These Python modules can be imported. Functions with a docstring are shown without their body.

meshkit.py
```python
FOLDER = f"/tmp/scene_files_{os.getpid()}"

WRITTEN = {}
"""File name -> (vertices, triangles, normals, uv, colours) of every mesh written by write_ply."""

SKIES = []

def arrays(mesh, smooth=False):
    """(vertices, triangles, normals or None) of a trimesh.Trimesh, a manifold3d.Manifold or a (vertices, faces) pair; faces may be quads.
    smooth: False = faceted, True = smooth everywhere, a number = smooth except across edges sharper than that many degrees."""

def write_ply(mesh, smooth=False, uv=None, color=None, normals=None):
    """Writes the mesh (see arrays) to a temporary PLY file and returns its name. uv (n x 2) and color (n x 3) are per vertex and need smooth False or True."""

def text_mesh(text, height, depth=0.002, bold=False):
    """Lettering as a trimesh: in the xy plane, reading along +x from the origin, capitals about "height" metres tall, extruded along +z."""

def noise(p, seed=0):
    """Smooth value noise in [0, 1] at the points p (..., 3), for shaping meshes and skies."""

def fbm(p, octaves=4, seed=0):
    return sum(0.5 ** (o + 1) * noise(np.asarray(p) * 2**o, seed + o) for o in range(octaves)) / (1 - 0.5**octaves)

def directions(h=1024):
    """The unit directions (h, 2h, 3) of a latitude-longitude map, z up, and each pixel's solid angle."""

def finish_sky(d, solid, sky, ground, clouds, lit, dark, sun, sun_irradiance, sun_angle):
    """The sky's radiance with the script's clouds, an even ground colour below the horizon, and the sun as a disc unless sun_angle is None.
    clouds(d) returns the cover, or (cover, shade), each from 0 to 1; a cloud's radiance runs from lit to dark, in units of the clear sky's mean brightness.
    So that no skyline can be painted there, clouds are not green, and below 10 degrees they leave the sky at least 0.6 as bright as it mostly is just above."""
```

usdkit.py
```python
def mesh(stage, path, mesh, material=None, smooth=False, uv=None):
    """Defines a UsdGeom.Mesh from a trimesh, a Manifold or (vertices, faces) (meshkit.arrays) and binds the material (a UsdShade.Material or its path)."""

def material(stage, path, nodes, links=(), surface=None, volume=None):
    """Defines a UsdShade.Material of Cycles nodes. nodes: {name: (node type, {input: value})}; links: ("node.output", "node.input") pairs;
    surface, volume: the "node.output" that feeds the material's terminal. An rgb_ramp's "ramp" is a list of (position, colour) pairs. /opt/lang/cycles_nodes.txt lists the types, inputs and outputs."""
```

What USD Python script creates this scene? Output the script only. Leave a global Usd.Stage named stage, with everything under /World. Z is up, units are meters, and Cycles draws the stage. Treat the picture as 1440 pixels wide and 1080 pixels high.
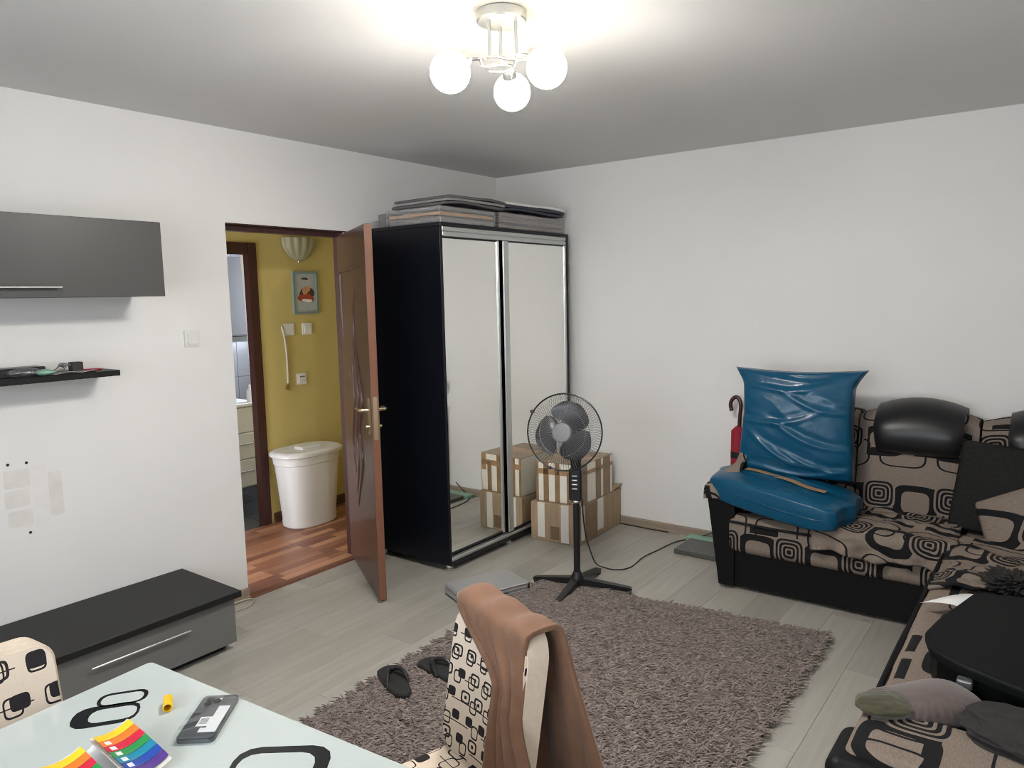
import math, random
import numpy as np, trimesh, usdkit, meshkit
from shapely.geometry import Polygon, box as sbox
from shapely import affinity
from pxr import Usd, UsdGeom, UsdLux, UsdShade, Gf, Sdf, Vt

stage = Usd.Stage.CreateInMemory()
UsdGeom.SetStageUpAxis(stage, 'Z'); UsdGeom.SetStageMetersPerUnit(stage, 1.0)
UsdGeom.Xform.Define(stage, '/World')
PI = math.pi
rng = np.random.default_rng(7)

# ------------------------------------------------------------------ camera, daylight, exposure
CAM = (3.606, -4.658, 1.640)
YAW, PITCH, ROLL = math.radians(126.887), math.radians(-6.65), math.radians(-1.197)
cam = UsdGeom.Camera.Define(stage, '/World/camera')
F_ = np.array([math.cos(PITCH) * math.cos(YAW), math.cos(PITCH) * math.sin(YAW), math.sin(PITCH)])
R0 = np.array([math.sin(YAW), -math.cos(YAW), 0.0]); U0 = np.cross(R0, F_)
R_ = math.cos(ROLL) * R0 + math.sin(ROLL) * U0
U_ = -math.sin(ROLL) * R0 + math.cos(ROLL) * U0
m = Gf.Matrix4d(*R_, 0, *U_, 0, *(-F_), 0, *CAM, 1)
cam.AddTransformOp().Set(m)
cam.CreateHorizontalApertureAttr(36.0); cam.CreateVerticalApertureAttr(27.0)
cam.CreateFocalLengthAttr(36.0 * 1050 / 1440)
cam.CreateClippingRangeAttr(Gf.Vec2f(0.05, 1000))
cam.CreateExposureAttr(6.0)          # the whole scene is lit dimly and lifted here
UNIT = 1 / 32.0                      # light unit that goes with the exposure

LAMP_LOW, LAMP_HIGH = 195.0 * UNIT, 6.0 * UNIT   # a globe's radiance below and above its equator
dome = UsdLux.DomeLight.Define(stage, '/World/sky')
dome.CreateIntensityAttr(0.5 * UNIT); dome.CreateColorAttr(Gf.Vec3f(0.72, 0.83, 1.0))


def rect_light(name, loc, target, w, h, power, color):
    l = UsdLux.RectLight.Define(stage, '/World/' + name)
    l.CreateWidthAttr(w); l.CreateHeightAttr(h); l.CreateIntensityAttr(power); l.CreateColorAttr(Gf.Vec3f(*color))
    z = np.array(loc, float) - np.array(target, float); z /= np.linalg.norm(z)
    x = np.cross([0, 0, 1.0], z); x /= np.linalg.norm(x); y = np.cross(z, x)
    l.AddTransformOp().Set(Gf.Matrix4d(*x, 0, *y, 0, *z, 0, *map(float, loc), 1))


# daylight standing in the three real window openings (behind the camera, and in the bathroom)
rect_light('daylight_room_window', (2.6, -5.93, 1.45), (2.6, 0, 1.2), 2.3, 1.35, 2.3 * UNIT, (0.92, 0.96, 1.0))
rect_light('daylight_bathroom_window', (-1.85, -0.36, 1.62), (-1.85, -3, 1.2), 0.65, 0.9, 9.0 * UNIT, (0.80, 0.88, 1.0))
rect_light('daylight_hall_doorway', (-.62, -2.93, 1.2), (-.62, 0, 1.2), 0.8, 1.9, 1.9 * UNIT, (0.95, 0.97, 1.0))


# ------------------------------------------------------------------ small kit
USED = {}


def numbered(path):
    n = USED.get(path, -1) + 1; USED[path] = n
    return path if n == 0 else f'{path}_{n:03d}'


class Thing:
    def __init__(self, path, loc=(0, 0, 0), rotz=0.0):
        self.path, self.loc, self.rotz = path, np.array(loc, float), rotz

    def local(self, v):
        c, s = math.cos(-self.rotz), math.sin(-self.rotz)
        d = np.asarray(v, float) - self.loc
        return np.stack([c * d[:, 0] - s * d[:, 1], s * d[:, 0] + c * d[:, 1], d[:, 2]], 1)


def tag(prim, label=None, cat=None, group=None, kind=None):
    for k, v in (('label', label), ('category', cat), ('group', group), ('kind', kind)):
        if v:
            prim.SetCustomDataByKey(k, v)


def thing(name, label, cat, loc=(0, 0, 0), rotz=0.0, group=None):
    p = numbered('/World/' + name)
    x = UsdGeom.Xform.Define(stage, p)
    x.AddTranslateOp().Set(Gf.Vec3d(*map(float, loc)))
    if rotz:
        x.AddRotateZOp().Set(math.degrees(rotz))
    tag(x.GetPrim(), label, cat, group)
    return Thing(p, loc, rotz)


def part(parent, name, mesh, mat, label=None, smooth=35, kind=None, world=True):
    """A mesh under a thing or a part. world: its vertices are given in the room's coordinates."""
    v, f, n = meshkit.arrays(mesh, False)
    if world:
        v = parent.local(v)
    p = numbered(f'{parent.path}/{name}')
    usdkit.mesh(stage, p, trimesh.Trimesh(v, f, process=False), mat, smooth=smooth)
    tag(stage.GetPrimAtPath(p), label=label, kind=kind)
    return Thing(p, parent.loc, parent.rotz)


def single(name, mesh, mat, label=None, cat=None, group=None, kind=None, smooth=35, loc=(0, 0, 0), rotz=0.0):
    """A top-level thing (or piece of the setting) that is one mesh; its vertices are room coordinates."""
    t = Thing(numbered('/World/' + name), loc, rotz)
    v, f, n = meshkit.arrays(mesh, False)
    m = usdkit.mesh(stage, t.path, trimesh.Trimesh(t.local(v), f, process=False), mat, smooth=smooth)
    if any(loc) or rotz:
        m.AddTranslateOp().Set(Gf.Vec3d(*map(float, loc)))
        if rotz:
            m.AddRotateZOp().Set(math.degrees(rotz))
    tag(m.GetPrim(), label, cat, group, kind)
    return t


def struct(name, mesh, mat, smooth=False, label=None):
    return single(name, mesh, mat, label=label, kind='structure', smooth=smooth)


# --- shapes
cat_ = trimesh.util.concatenate


def box(x0, x1, y0, y1, z0, z1):
    b = trimesh.creation.box([abs(x1 - x0), abs(y1 - y0), abs(z1 - z0)])
    b.apply_translation([(x0 + x1) / 2, (y0 + y1) / 2, (z0 + z1) / 2])
    return b


def hull(pts):
    return trimesh.convex.convex_hull(np.asarray(pts, float))


def cbox(x0, x1, y0, y1, z0, z1, c=0.003):
    """A box with chamfered edges."""
    p = []
    for sx in (0, 1):
        for sy in (0, 1):
            for sz in (0, 1):
                q = np.array([x1 if sx else x0, y1 if sy else y0, z1 if sz else z0], float)
                d = np.array([-c if sx else c, -c if sy else c, -c if sz else c])
                for k in range(3):
                    e = d.copy(); e[k] = 0
                    p.append(q + e)
    return hull(p)


def rbox(x0, x1, y0, y1, z0, z1, r=0.03, n=2):
    s = trimesh.creation.icosphere(n, r).vertices
    return hull(np.vstack([s + [x, y, z] for x in (x0 + r, x1 - r) for y in (y0 + r, y1 - r) for z in (z0 + r, z1 - r)]))


def cylinder(r, p, q, n=24, r2=None):
    return tube([p, q], [r, r if r2 is None else r2], n)


def tube(pts, r, sides=8, closed=False):
    """A swept tube with caps along a polyline."""
    p = np.asarray(pts, float); n = len(p)
    rr = np.broadcast_to(np.asarray(r, float), (n,))
    if closed:
        t = np.roll(p, -1, 0) - np.roll(p, 1, 0)
    else:
        t = np.gradient(p, axis=0)
    t /= np.linalg.norm(t, axis=1, keepdims=True) + 1e-12
    a = np.cross(t[0], [0, 0, 1.0] if abs(t[0][2]) < 0.9 else [1.0, 0, 0]); a /= np.linalg.norm(a)
    V = []
    ang = np.arange(sides) * 2 * PI / sides
    for i in range(n):
        a = a - t[i] * (a @ t[i]); a /= np.linalg.norm(a) + 1e-12
        b = np.cross(t[i], a)
        V.append(p[i] + rr[i] * (np.cos(ang)[:, None] * a + np.sin(ang)[:, None] * b))
    V = np.vstack(V); F = []
    for i in range(n if closed else n - 1):
        k = (i + 1) % n
        for j in range(sides):
            l = (j + 1) % sides
            F += [[i * sides + j, i * sides + l, k * sides + l], [i * sides + j, k * sides + l, k * sides + j]]
    if not closed:
        c0, c1 = len(V), len(V) + 1
        V = np.vstack([V, p[0], p[-1]])
        for j in range(sides):
            l = (j + 1) % sides
            F += [[c0, l, j], [c1, (n - 1) * sides + j, (n - 1) * sides + l]]
    return trimesh.Trimesh(V, F, process=False)


def lathe(profile, n=40, center=(0, 0, 0)):
    m = trimesh.creation.revolve(np.asarray(profile, float), sections=n)
    m.apply_translation(center)
    return m


def prism(poly, h, z0=0.0):
    """A shapely polygon (or its points) extruded along z."""
    if not isinstance(poly, Polygon):
        poly = Polygon(poly)
    m = trimesh.creation.extrude_polygon(poly, h, engine='earcut')
    m.apply_translation([0, 0, z0])
    return m


def place(mesh, X, Y, Z, o):
    """Maps a mesh's x, y, z axes onto the vectors X, Y, Z at the point o."""
    M = np.eye(4); M[:3, 0], M[:3, 1], M[:3, 2], M[:3, 3] = X, Y, Z, o
    m = mesh.copy(); m.apply_transform(M)
    return m


def grid(fn, nu, nv, close_u=False):
    """A surface patch fn(u, v) -> points, u, v in 0..1."""
    u, v = np.meshgrid(np.linspace(0, 1, nu), np.linspace(0, 1, nv), indexing='ij')
    P = fn(u, v).reshape(-1, 3)
    i, j = np.meshgrid(np.arange(nu - 1), np.arange(nv - 1), indexing='ij')
    a = (i * nv + j).ravel(); b = a + 1; c = a + nv; d = c + 1
    return P, np.vstack([np.stack([a, c, d], 1), np.stack([a, d, b], 1)])


def shell(fn, nu, nv, t):
    """A sheet with real thickness t."""
    P, F = grid(fn, nu, nv)
    n = trimesh.Trimesh(P, F, process=False).vertex_normals
    N = len(P)
    Q = np.vstack([P + n * t / 2, P - n * t / 2])
    G = [F, F[:, ::-1] + N]
    idx = np.arange(N).reshape(nu, nv)
    loop = np.concatenate([idx[:, 0], idx[-1, 1:], idx[::-1, -1][1:], idx[0, ::-1][1:-1]])
    a, b = loop, np.roll(loop, -1)
    G.append(np.stack([a, b + N, b], 1)); G.append(np.stack([a, a + N, b + N], 1))
    return trimesh.Trimesh(Q, np.vstack(G), process=False)


def pillow(w, h, t, n=40, power=0.5, edge=None, wrinkle=0.0, seed=0, fscale=8.0):
    """A stuffed bag lying in the xy plane: thickness t in the middle, a seam all round. edge(u, v, X, Y) may bend the outline."""
    def half(s):
        def fn(u, v):
            X, Y = (u - .5) * w, (v - .5) * h
            k = np.clip(np.sin(PI * u), 0, 1) ** power * np.clip(np.sin(PI * v), 0, 1) ** power
            Z = s * t / 2 * k
            if edge:
                X, Y = edge(u, v, X, Y)
            if wrinkle:
                q = np.stack([u * fscale + s * 3, v * fscale * 1.6 + u * fscale * .8, np.full_like(u, seed)], -1)
                r = 1 - np.abs(2 * meshkit.fbm(q, 3, seed) - 1) * 2
                Z = Z + s * wrinkle * r * np.minimum(k * 2, 1)
            return np.stack([X, Y, Z], -1)
        return fn
    P, F = grid(half(1), n, n); Q, G = grid(half(-1), n, n)
    m = trimesh.Trimesh(np.vstack([P, Q]), np.vstack([F, G[:, ::-1] + len(P)]), process=False)
    m.merge_vertices()
    return m


def rrect(w, h, r, n=6):
    return sbox(-w / 2 + r, -h / 2 + r, w / 2 - r, h / 2 - r).buffer(r, quad_segs=n)


def spline(pts, n=60, closed=False):
    from scipy.interpolate import CubicSpline
    p = np.asarray(pts, float)
    if closed:
        p = np.vstack([p, p[:1]])
    d = np.r_[0, np.cumsum(np.linalg.norm(np.diff(p, axis=0), axis=1))]
    cs = CubicSpline(d, p, bc_type='periodic' if closed else 'natural')
    return cs(np.linspace(0, d[-1], n + 1)[:-1] if closed else np.linspace(0, d[-1], n))


def rotm(axis, a):
    return trimesh.transformations.rotation_matrix(a, axis)[:3, :3]


def srgb(r, g, b):
    f = lambda c: c / 12.92 if c <= 0.04045 else ((c + 0.055) / 1.055) ** 2.4
    return tuple(f(x / 255.0) for x in (r, g, b))


# --- materials
class G:
    """A little builder of Cycles node graphs."""
    def __init__(self):
        self.nodes, self.links, self.k = {}, [], 0

    def n(self, kind, out=None, **inp):
        self.k += 1; name = f'n{self.k}'
        vals = {}
        for k, v in inp.items():
            if isinstance(v, str) and '.' in v and v.split('.')[0] in self.nodes:
                self.links.append((v, f'{name}.{k}'))
            else:
                vals[k] = v
        self.nodes[name] = (kind, vals)
        return f'{name}.{out}' if out else name

    def math(self, op, a, b=0.0, c=0.0, clamp=False):
        kw = dict(math_type=op, value1=a, value2=b, value3=c)
        if clamp:
            kw['use_clamp'] = True
        return self.n('math', 'value', **kw)

    def mix(self, fac, a, b, mode='mix'):
        return self.n('mix', 'color', mix_type=mode, fac=fac, color1=a, color2=b)

    def make(self, name, surface):
        return usdkit.material(stage, '/World/Looks/' + name, self.nodes, self.links, surface=surface)


def plain(name, color, rough=0.5, metal=0.0, spec=0.5, coat=0.0, noise=0.0, nscale=30.0, bump=0.0, bscale=200.0, stretch=(1, 1, 1), bdist=0.002, sheen=0.0, rvar=0.0):
    g = G()
    kw = dict(base_color=color, roughness=rough, metallic=metal, specular_ior_level=spec)
    if coat:
        kw.update(coat_weight=coat, coat_roughness=0.08)
    if sheen:
        kw.update(sheen_weight=sheen)
    if noise or bump or rvar:
        co = g.n('mapping', 'vector', vector=g.n('texture_coordinate', 'object'), scale=stretch)
    if noise:
        f = g.n('noise_texture', 'fac', vector=co, scale=nscale, detail=4.0)
        lo = tuple(c * (1 - noise) for c in color); hi = tuple(min(1, c * (1 + noise)) for c in color)
        kw['base_color'] = g.n('rgb_ramp', 'color', fac=f, ramp=[(0.3, lo), (0.7, hi)])
    if rvar:
        f2 = g.n('noise_texture', 'fac', vector=co, scale=nscale * .4, detail=3.0)
        kw['roughness'] = g.n('map_range', 'result', value=f2, from_min=.3, from_max=.7, to_min=max(.02, rough - rvar), to_max=rough + rvar)
    if bump:
        h = g.n('noise_texture', 'fac', vector=co, scale=bscale, detail=3.0)
        kw['normal'] = g.n('bump', 'normal', height=h, strength=bump, distance=bdist)
    return g.make(name, g.n('principled_bsdf', 'BSDF', **kw))


def emission_tint(name, color, strength):
    g = G()
    return g.make(name, g.n('emission', 'emission', color=color, strength=strength))


M = {}
M['wall'] = plain('wall_paint', (0.77, 0.755, 0.735), 0.85, noise=0.012, nscale=2.0, bump=0.12, bscale=120)
M['ceiling'] = plain('ceiling_paint', (0.68, 0.67, 0.655), 0.9, noise=0.012, nscale=1.5, bump=0.1, bscale=80)
M['hall_wall'] = plain('hall_yellow_paint', srgb(196, 178, 112), 0.8, noise=0.03, nscale=3.0)
M['stain'] = plain('wall_stain', (0.722, 0.69, 0.65), 0.85, noise=0.06, nscale=14)
M['stain_pink'] = plain('wall_filler', (0.775, 0.745, 0.73), 0.85, noise=0.03, nscale=14)
M['subfloor'] = plain('subfloor', (0.12, 0.115, 0.11), 0.8)
M['black_laminate'] = plain('black_laminate', (0.012, 0.0125, 0.015), 0.35, noise=0.15, nscale=60)
M['wardrobe_black'] = plain('wardrobe_black', (0.0035, 0.0045, 0.0085), 0.42, spec=0.35)
M['grey_gloss'] = plain('grey_laminate', (0.084, 0.083, 0.080), 0.36, spec=.2)
M['console_grey'] = plain('console_grey_laminate', (0.14, 0.139, 0.131), 0.35)
M['console_top'] = plain('console_black_top', (0.012, 0.012, 0.0118), 0.45, noise=.1, nscale=50, spec=.25)
M['chrome'] = plain('brushed_chrome', (0.75, 0.74, 0.72), 0.22, metal=1.0)
M['alu'] = plain('satin_aluminium', (0.55, 0.56, 0.55), 0.38, metal=0.85)
M['alu_dark'] = plain('dark_aluminium', (0.22, 0.23, 0.23), 0.4, metal=0.8)
M['mirror'] = plain('mirror_silvering', (0.93, 0.93, 0.895), 0.0, metal=1.0)
M['white_plastic'] = plain('white_plastic', (0.72, 0.71, 0.68), 0.35)
M['bin_plastic'] = plain('bin_white_plastic', (0.74, 0.72, 0.70), 0.4)
M['black_plastic'] = plain('black_plastic', (0.012, 0.012, 0.013), 0.35)
M['black_rubber'] = plain('black_rubber', (0.02, 0.02, 0.021), 0.6, bump=.3, bscale=300)
M['blade'] = plain('smoky_grey_blade', (0.042, 0.042, 0.045), 0.3)
M['badge'] = plain('grey_badge', (0.17, 0.175, 0.175), 0.45)
M['grille'] = plain('grille_wire', (0.28, 0.28, 0.28), 0.3, metal=0.7)
M['leather'] = plain('black_leather', (0.006, 0.006, 0.0065), 0.5, spec=.16, bump=0.25, bscale=160, bdist=.001)
M['leather_head'] = plain('headrest_leather', (0.011, 0.0105, 0.011), 0.36, spec=.4, bump=0.2, bscale=120, bdist=.001)
M['charcoal'] = plain('charcoal_fabric', (0.016, 0.0155, 0.015), 0.9, spec=.2, noise=.25, nscale=90, bump=.3, bscale=400)
M['cardboard'] = plain('cardboard', srgb(160, 137, 110), 0.8, noise=0.16, nscale=9, stretch=(6, 6, .5))
M['cardboard_dark'] = plain('cardboard_inside', srgb(118, 95, 70), 0.85)
M['white_card'] = plain('white_strip', srgb(220, 215, 205), 0.6, noise=.03)
M['carton_white'] = plain('white_carton', srgb(225, 218, 205), 0.6, noise=.04, nscale=12)
M['brown_tape'] = plain('brown_packing_tape', srgb(138, 112, 82), 0.3, noise=.12, nscale=14)
M['orange_tape'] = plain('tan_packing_tape', srgb(164, 130, 94), 0.3, noise=.1, nscale=14)
M['blue_bag'] = plain('blue_polythene', srgb(8, 74, 104), 0.3, spec=.4, coat=0.1, bump=0.3, bscale=16, bdist=.010, noise=.06, nscale=6)
M['umbrella_red'] = plain('red_umbrella_cloth', srgb(150, 22, 44), 0.6, noise=.1)
M['handle_wood'] = plain('varnished_brown_wood', srgb(66, 30, 26), 0.25, coat=.4)
M['silver_case'] = plain('silver_case', (0.42, 0.42, 0.415), 0.4, metal=0.35, noise=.05, nscale=80)
M['steel'] = plain('bright_steel', (0.8, 0.8, 0.8), 0.2, metal=1.0)
M['door_wood'] = plain('mahogany_door', srgb(84, 56, 47), 0.36, spec=.4, coat=0.15, noise=0.14, nscale=6, stretch=(8, 8, .6))
M['door_edge'] = plain('mahogany_edge', srgb(116, 78, 60), 0.5, spec=.3, noise=0.1, nscale=6, stretch=(8, 8, .6))
M['door_dark'] = plain('dark_door_frame', srgb(62, 36, 32), 0.35, noise=0.15, nscale=6, stretch=(8, 8, .6))
M['brass'] = plain('satin_brass', srgb(205, 190, 160), 0.25, metal=1.0)
M['rug_back'] = plain('rug_backing', srgb(88, 78, 74), 0.95)
M['strap'] = plain('slipper_rubber', (0.012, 0.012, 0.013), 0.45)
M['slipper'] = plain('slipper_sole', (0.016, 0.016, 0.016), 0.7, bump=.3, bscale=250)
M['velvet'] = plain('brown_fleece', srgb(118, 84, 62), 0.9, noise=.1, nscale=25, sheen=.15, bump=.3, bscale=300)
M['jacket_dark'] = plain('jacket_lining', srgb(70, 48, 40), 0.9, noise=.1, nscale=25)
M['chair_leg'] = plain('chair_leg_metal', (0.25, 0.25, 0.25), 0.3, metal=.9)
M['chair_back'] = plain('chair_rear_cloth', (0.014, 0.014, 0.013), 0.8)
M['chair_plain'] = plain('cream_edge_cloth', srgb(216, 200, 180), 0.85, noise=.05, nscale=60)
M['table_glass'] = plain('white_lacquered_glass', (0.50, 0.545, 0.525), 0.09, coat=.15)
M['table_edge'] = plain('bright_glass_edge', (0.66, 0.69, 0.64), 0.1)
M['table_print'] = plain('black_table_print', (0.012, 0.013, 0.015), 0.12)
M['phone'] = plain('dark_grey_phone_back', (0.055, 0.06, 0.068), 0.2, coat=.3)
M['phone_edge'] = plain('phone_frame', (0.12, 0.13, 0.14), 0.25, metal=.8)
M['lens'] = plain('camera_lens', (0.005, 0.005, 0.006), 0.05)
M['label'] = plain('white_label', (0.78, 0.77, 0.78), 0.5)
M['ink'] = plain('grey_print', (0.1, 0.1, 0.11), 0.5)
M['yellow'] = plain('yellow_plastic', srgb(236, 190, 30), 0.35)
M['paper'] = plain('white_paper', (0.72, 0.715, 0.70), 0.7)
M['paper_warm'] = plain('cream_paper', (0.62, 0.59, 0.54), 0.7)
for nm, c in dict(yellow=(240, 200, 40), orange=(238, 120, 40), red=(205, 30, 60), green=(40, 140, 70), teal=(20, 130, 160), blue=(30, 70, 160), purple=(80, 50, 130)).items():
    M['tab_' + nm] = plain('tab_' + nm, srgb(*c), 0.4)
M['knit'] = plain('dusty_pink_knit', srgb(86, 72, 69), 0.95, noise=.15, nscale=40, sheen=.4)
M['olive'] = plain('olive_cloth', srgb(62, 59, 37), 0.9, noise=.2, nscale=20, sheen=.3)
M['grey_cloth'] = plain('dark_grey_cloth', srgb(37, 35, 34), 0.9, noise=.2, nscale=30)
M['case_black'] = plain('black_case', (0.0035, 0.0044, 0.0045), 0.55, spec=.12, bump=.1, bscale=300)
M['scale_grey'] = plain('dark_grey_plastic', srgb(82, 82, 78), 0.4)
M['mint'] = plain('mint_plastic', srgb(130, 170, 150), 0.35)
M['wood_base'] = plain('grey_oak_baseboard', srgb(150, 134, 118), 0.5, noise=.1, nscale=8, stretch=(.6, .6, 8))
M['hall_base'] = plain('dark_hall_baseboard', srgb(84, 56, 42), 0.5, noise=.15, nscale=8, stretch=(.6, .6, 8))
M['cable'] = plain('black_cable', (0.02, 0.018, 0.016), 0.4)
M['beige_cable'] = plain('beige_cable', srgb(190, 180, 160), 0.5)
M['bath_wall'] = plain('bath_tile_grey', (0.27, 0.27, 0.29), 0.25)
M['grout'] = plain('grout', (0.2, 0.2, 0.21), 0.8)
M['bath_floor'] = plain('dark_floor_tile', (0.02, 0.022, 0.022), 0.25)
M['bath_white'] = plain('vanity_white', (0.66, 0.63, 0.62), 0.35)
M['curtain'] = plain('white_curtain', (0.8, 0.8, 0.84), 0.7)
M['cabinet_glass'] = plain('grey_cabinet_front', (0.17, 0.17, 0.185), 0.3)
M['pic_frame'] = plain('pale_blue_frame', srgb(120, 140, 142), 0.4)
M['pic_back'] = plain('pale_print_paper', srgb(168, 176, 176), 0.5, noise=.08, nscale=14)
M['pic_red'] = plain('print_red', srgb(160, 70, 48), 0.5, noise=.2, nscale=40)
M['pic_skin'] = plain('print_skin', srgb(196, 140, 104), 0.5, noise=.1, nscale=40)
M['pic_dark'] = plain('print_dark', srgb(66, 56, 56), 0.5, noise=.2, nscale=40)
M['shade'] = plain('frosted_glass_shade', srgb(150, 146, 118), 0.5, noise=.12, nscale=10)
M['bundle_grey'] = plain('grey_board', srgb(142, 138, 136), 0.5, noise=.18, nscale=12, stretch=(1, 1, 14))
M['bundle_brown'] = plain('brown_board', srgb(142, 126, 118), 0.5, noise=.2, nscale=12, stretch=(1, 1, 14))
M['bundle_tan'] = plain('tan_board', srgb(206, 160, 116), 0.5, noise=.1, nscale=12)
M['bundle_navy'] = plain('navy_sheet', srgb(52, 54, 68), 0.5, noise=.1, nscale=12)
M['bundle_dark'] = plain('dark_grey_sheet', srgb(88, 84, 86), 0.45, noise=.2, nscale=10)
M['cable_grey'] = plain('grey_cable', (0.2, 0.2, 0.2), 0.4)
M['bottle'] = plain('white_bottle', (0.85, 0.85, 0.85), 0.3)
M['grey_box'] = plain('grey_carton', srgb(120, 118, 116), 0.7)
M['window_frame'] = plain('white_upvc', (0.8, 0.8, 0.8), 0.3)
M['dark_box'] = plain('dark_brown_box', srgb(44, 38, 36), 0.5)

g = G()                                  # window panes and clear film
fr = g.math('multiply_add', g.math('power', g.n('layer_weight', 'facing', blend=.5), 4.0), .55, .035)
M['pane'] = g.make('window_pane', g.n('mix_closure', 'closure', fac=fr, closure1=g.n('transparent_bsdf', 'BSDF', color=(.97, .98, .98)), closure2=g.n('glossy_bsdf', 'BSDF', roughness=0.0, color=(1, 1, 1))))
g = G()
co = g.n('texture_coordinate', 'object')
nz = g.n('noise_texture', 'fac', vector=g.n('mapping', 'vector', vector=co, scale=(1, 1, 5.0)), scale=9.0, detail=3.0, distortion=1.0)
bm = g.n('bump', 'normal', height=nz, strength=0.7, distance=0.02)
body = g.n('mix_closure', 'closure', fac=0.16, closure1=g.n('transparent_bsdf', 'BSDF', color=(.95, .95, .96)), closure2=g.n('diffuse_bsdf', 'BSDF', color=(.42, .42, .43), normal=bm))
M['film'] = g.make('plastic_film', g.n('mix_closure', 'closure', fac=0.16, closure1=body, closure2=g.n('glossy_bsdf', 'BSDF', roughness=0.18, color=(1, 1, 1), normal=bm)))
g = G()                                  # lamp globes: opal glass over LED bulbs that shine downwards
nzz = g.n('separate_xyz', 'z', vector=g.n('geometry', 'normal'))
st = g.n('map_range', 'result', value=nzz, from_min=-.75, from_max=.02, to_min=LAMP_LOW, to_max=LAMP_HIGH, clamp=True)
warm = g.n('rgb_ramp', 'color', fac=g.n('map_range', 'result', value=nzz, from_min=-.2, from_max=.6, to_min=0.0, to_max=1.0, clamp=True), ramp=[(0, (1.0, .965, .915)), (1, (1.0, .86, .58))])
M['globe'] = g.make('opal_globe', g.n('emission', 'emission', color=warm, strength=st))


def wood_planks(name, stops, along, rough=0.4, gscale=5.0, gain=0.5):
    """Planks whose tone comes from the piece itself and whose grain runs along one axis."""
    g = G()
    rnd = g.n('object_info', 'random')
    base = g.n('rgb_ramp', 'color', fac=rnd, ramp=stops)
    pos = g.n('geometry', 'position')
    off = g.n('combine_xyz', 'vector', x=g.math('multiply', rnd, 37.0), y=g.math('multiply', rnd, 91.0), z=0.0)
    sc = (14, .8, 1) if along == 'y' else (.8, 14, 1)
    co = g.n('vector_math', 'vector', math_type='add', vector1=g.n('mapping', 'vector', vector=pos, scale=sc), vector2=off)
    nz = g.n('noise_texture', 'fac', vector=co, scale=gscale * .35, detail=6.0, roughness=.6, distortion=.6)
    sh = g.n('map_range', 'result', value=nz, from_min=.3, from_max=.7, to_min=1 - gain * .35, to_max=1 + gain * .3)
    col = g.n('vector_math', 'vector', math_type='scale', vector1=base, scale=sh)
    bp = g.n('bump', 'normal', height=nz, strength=.08, distance=.002)
    return g.make(name, g.n('principled_bsdf', 'BSDF', base_color=col, roughness=rough, normal=bp))


M['floor_plank'] = wood_planks('grey_oak_laminate', [(0, srgb(154, 150, 141)), (.5, srgb(163, 159, 149)), (1, srgb(171, 168, 159))], 'y', 0.42, gain=.32)
M['hall_plank'] = wood_planks('hall_parquet', [(0, srgb(118, 74, 56)), (.3, srgb(138, 90, 68)), (.6, srgb(160, 110, 84)), (1, srgb(182, 132, 100))], 'y', 0.4, gain=.3)


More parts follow.
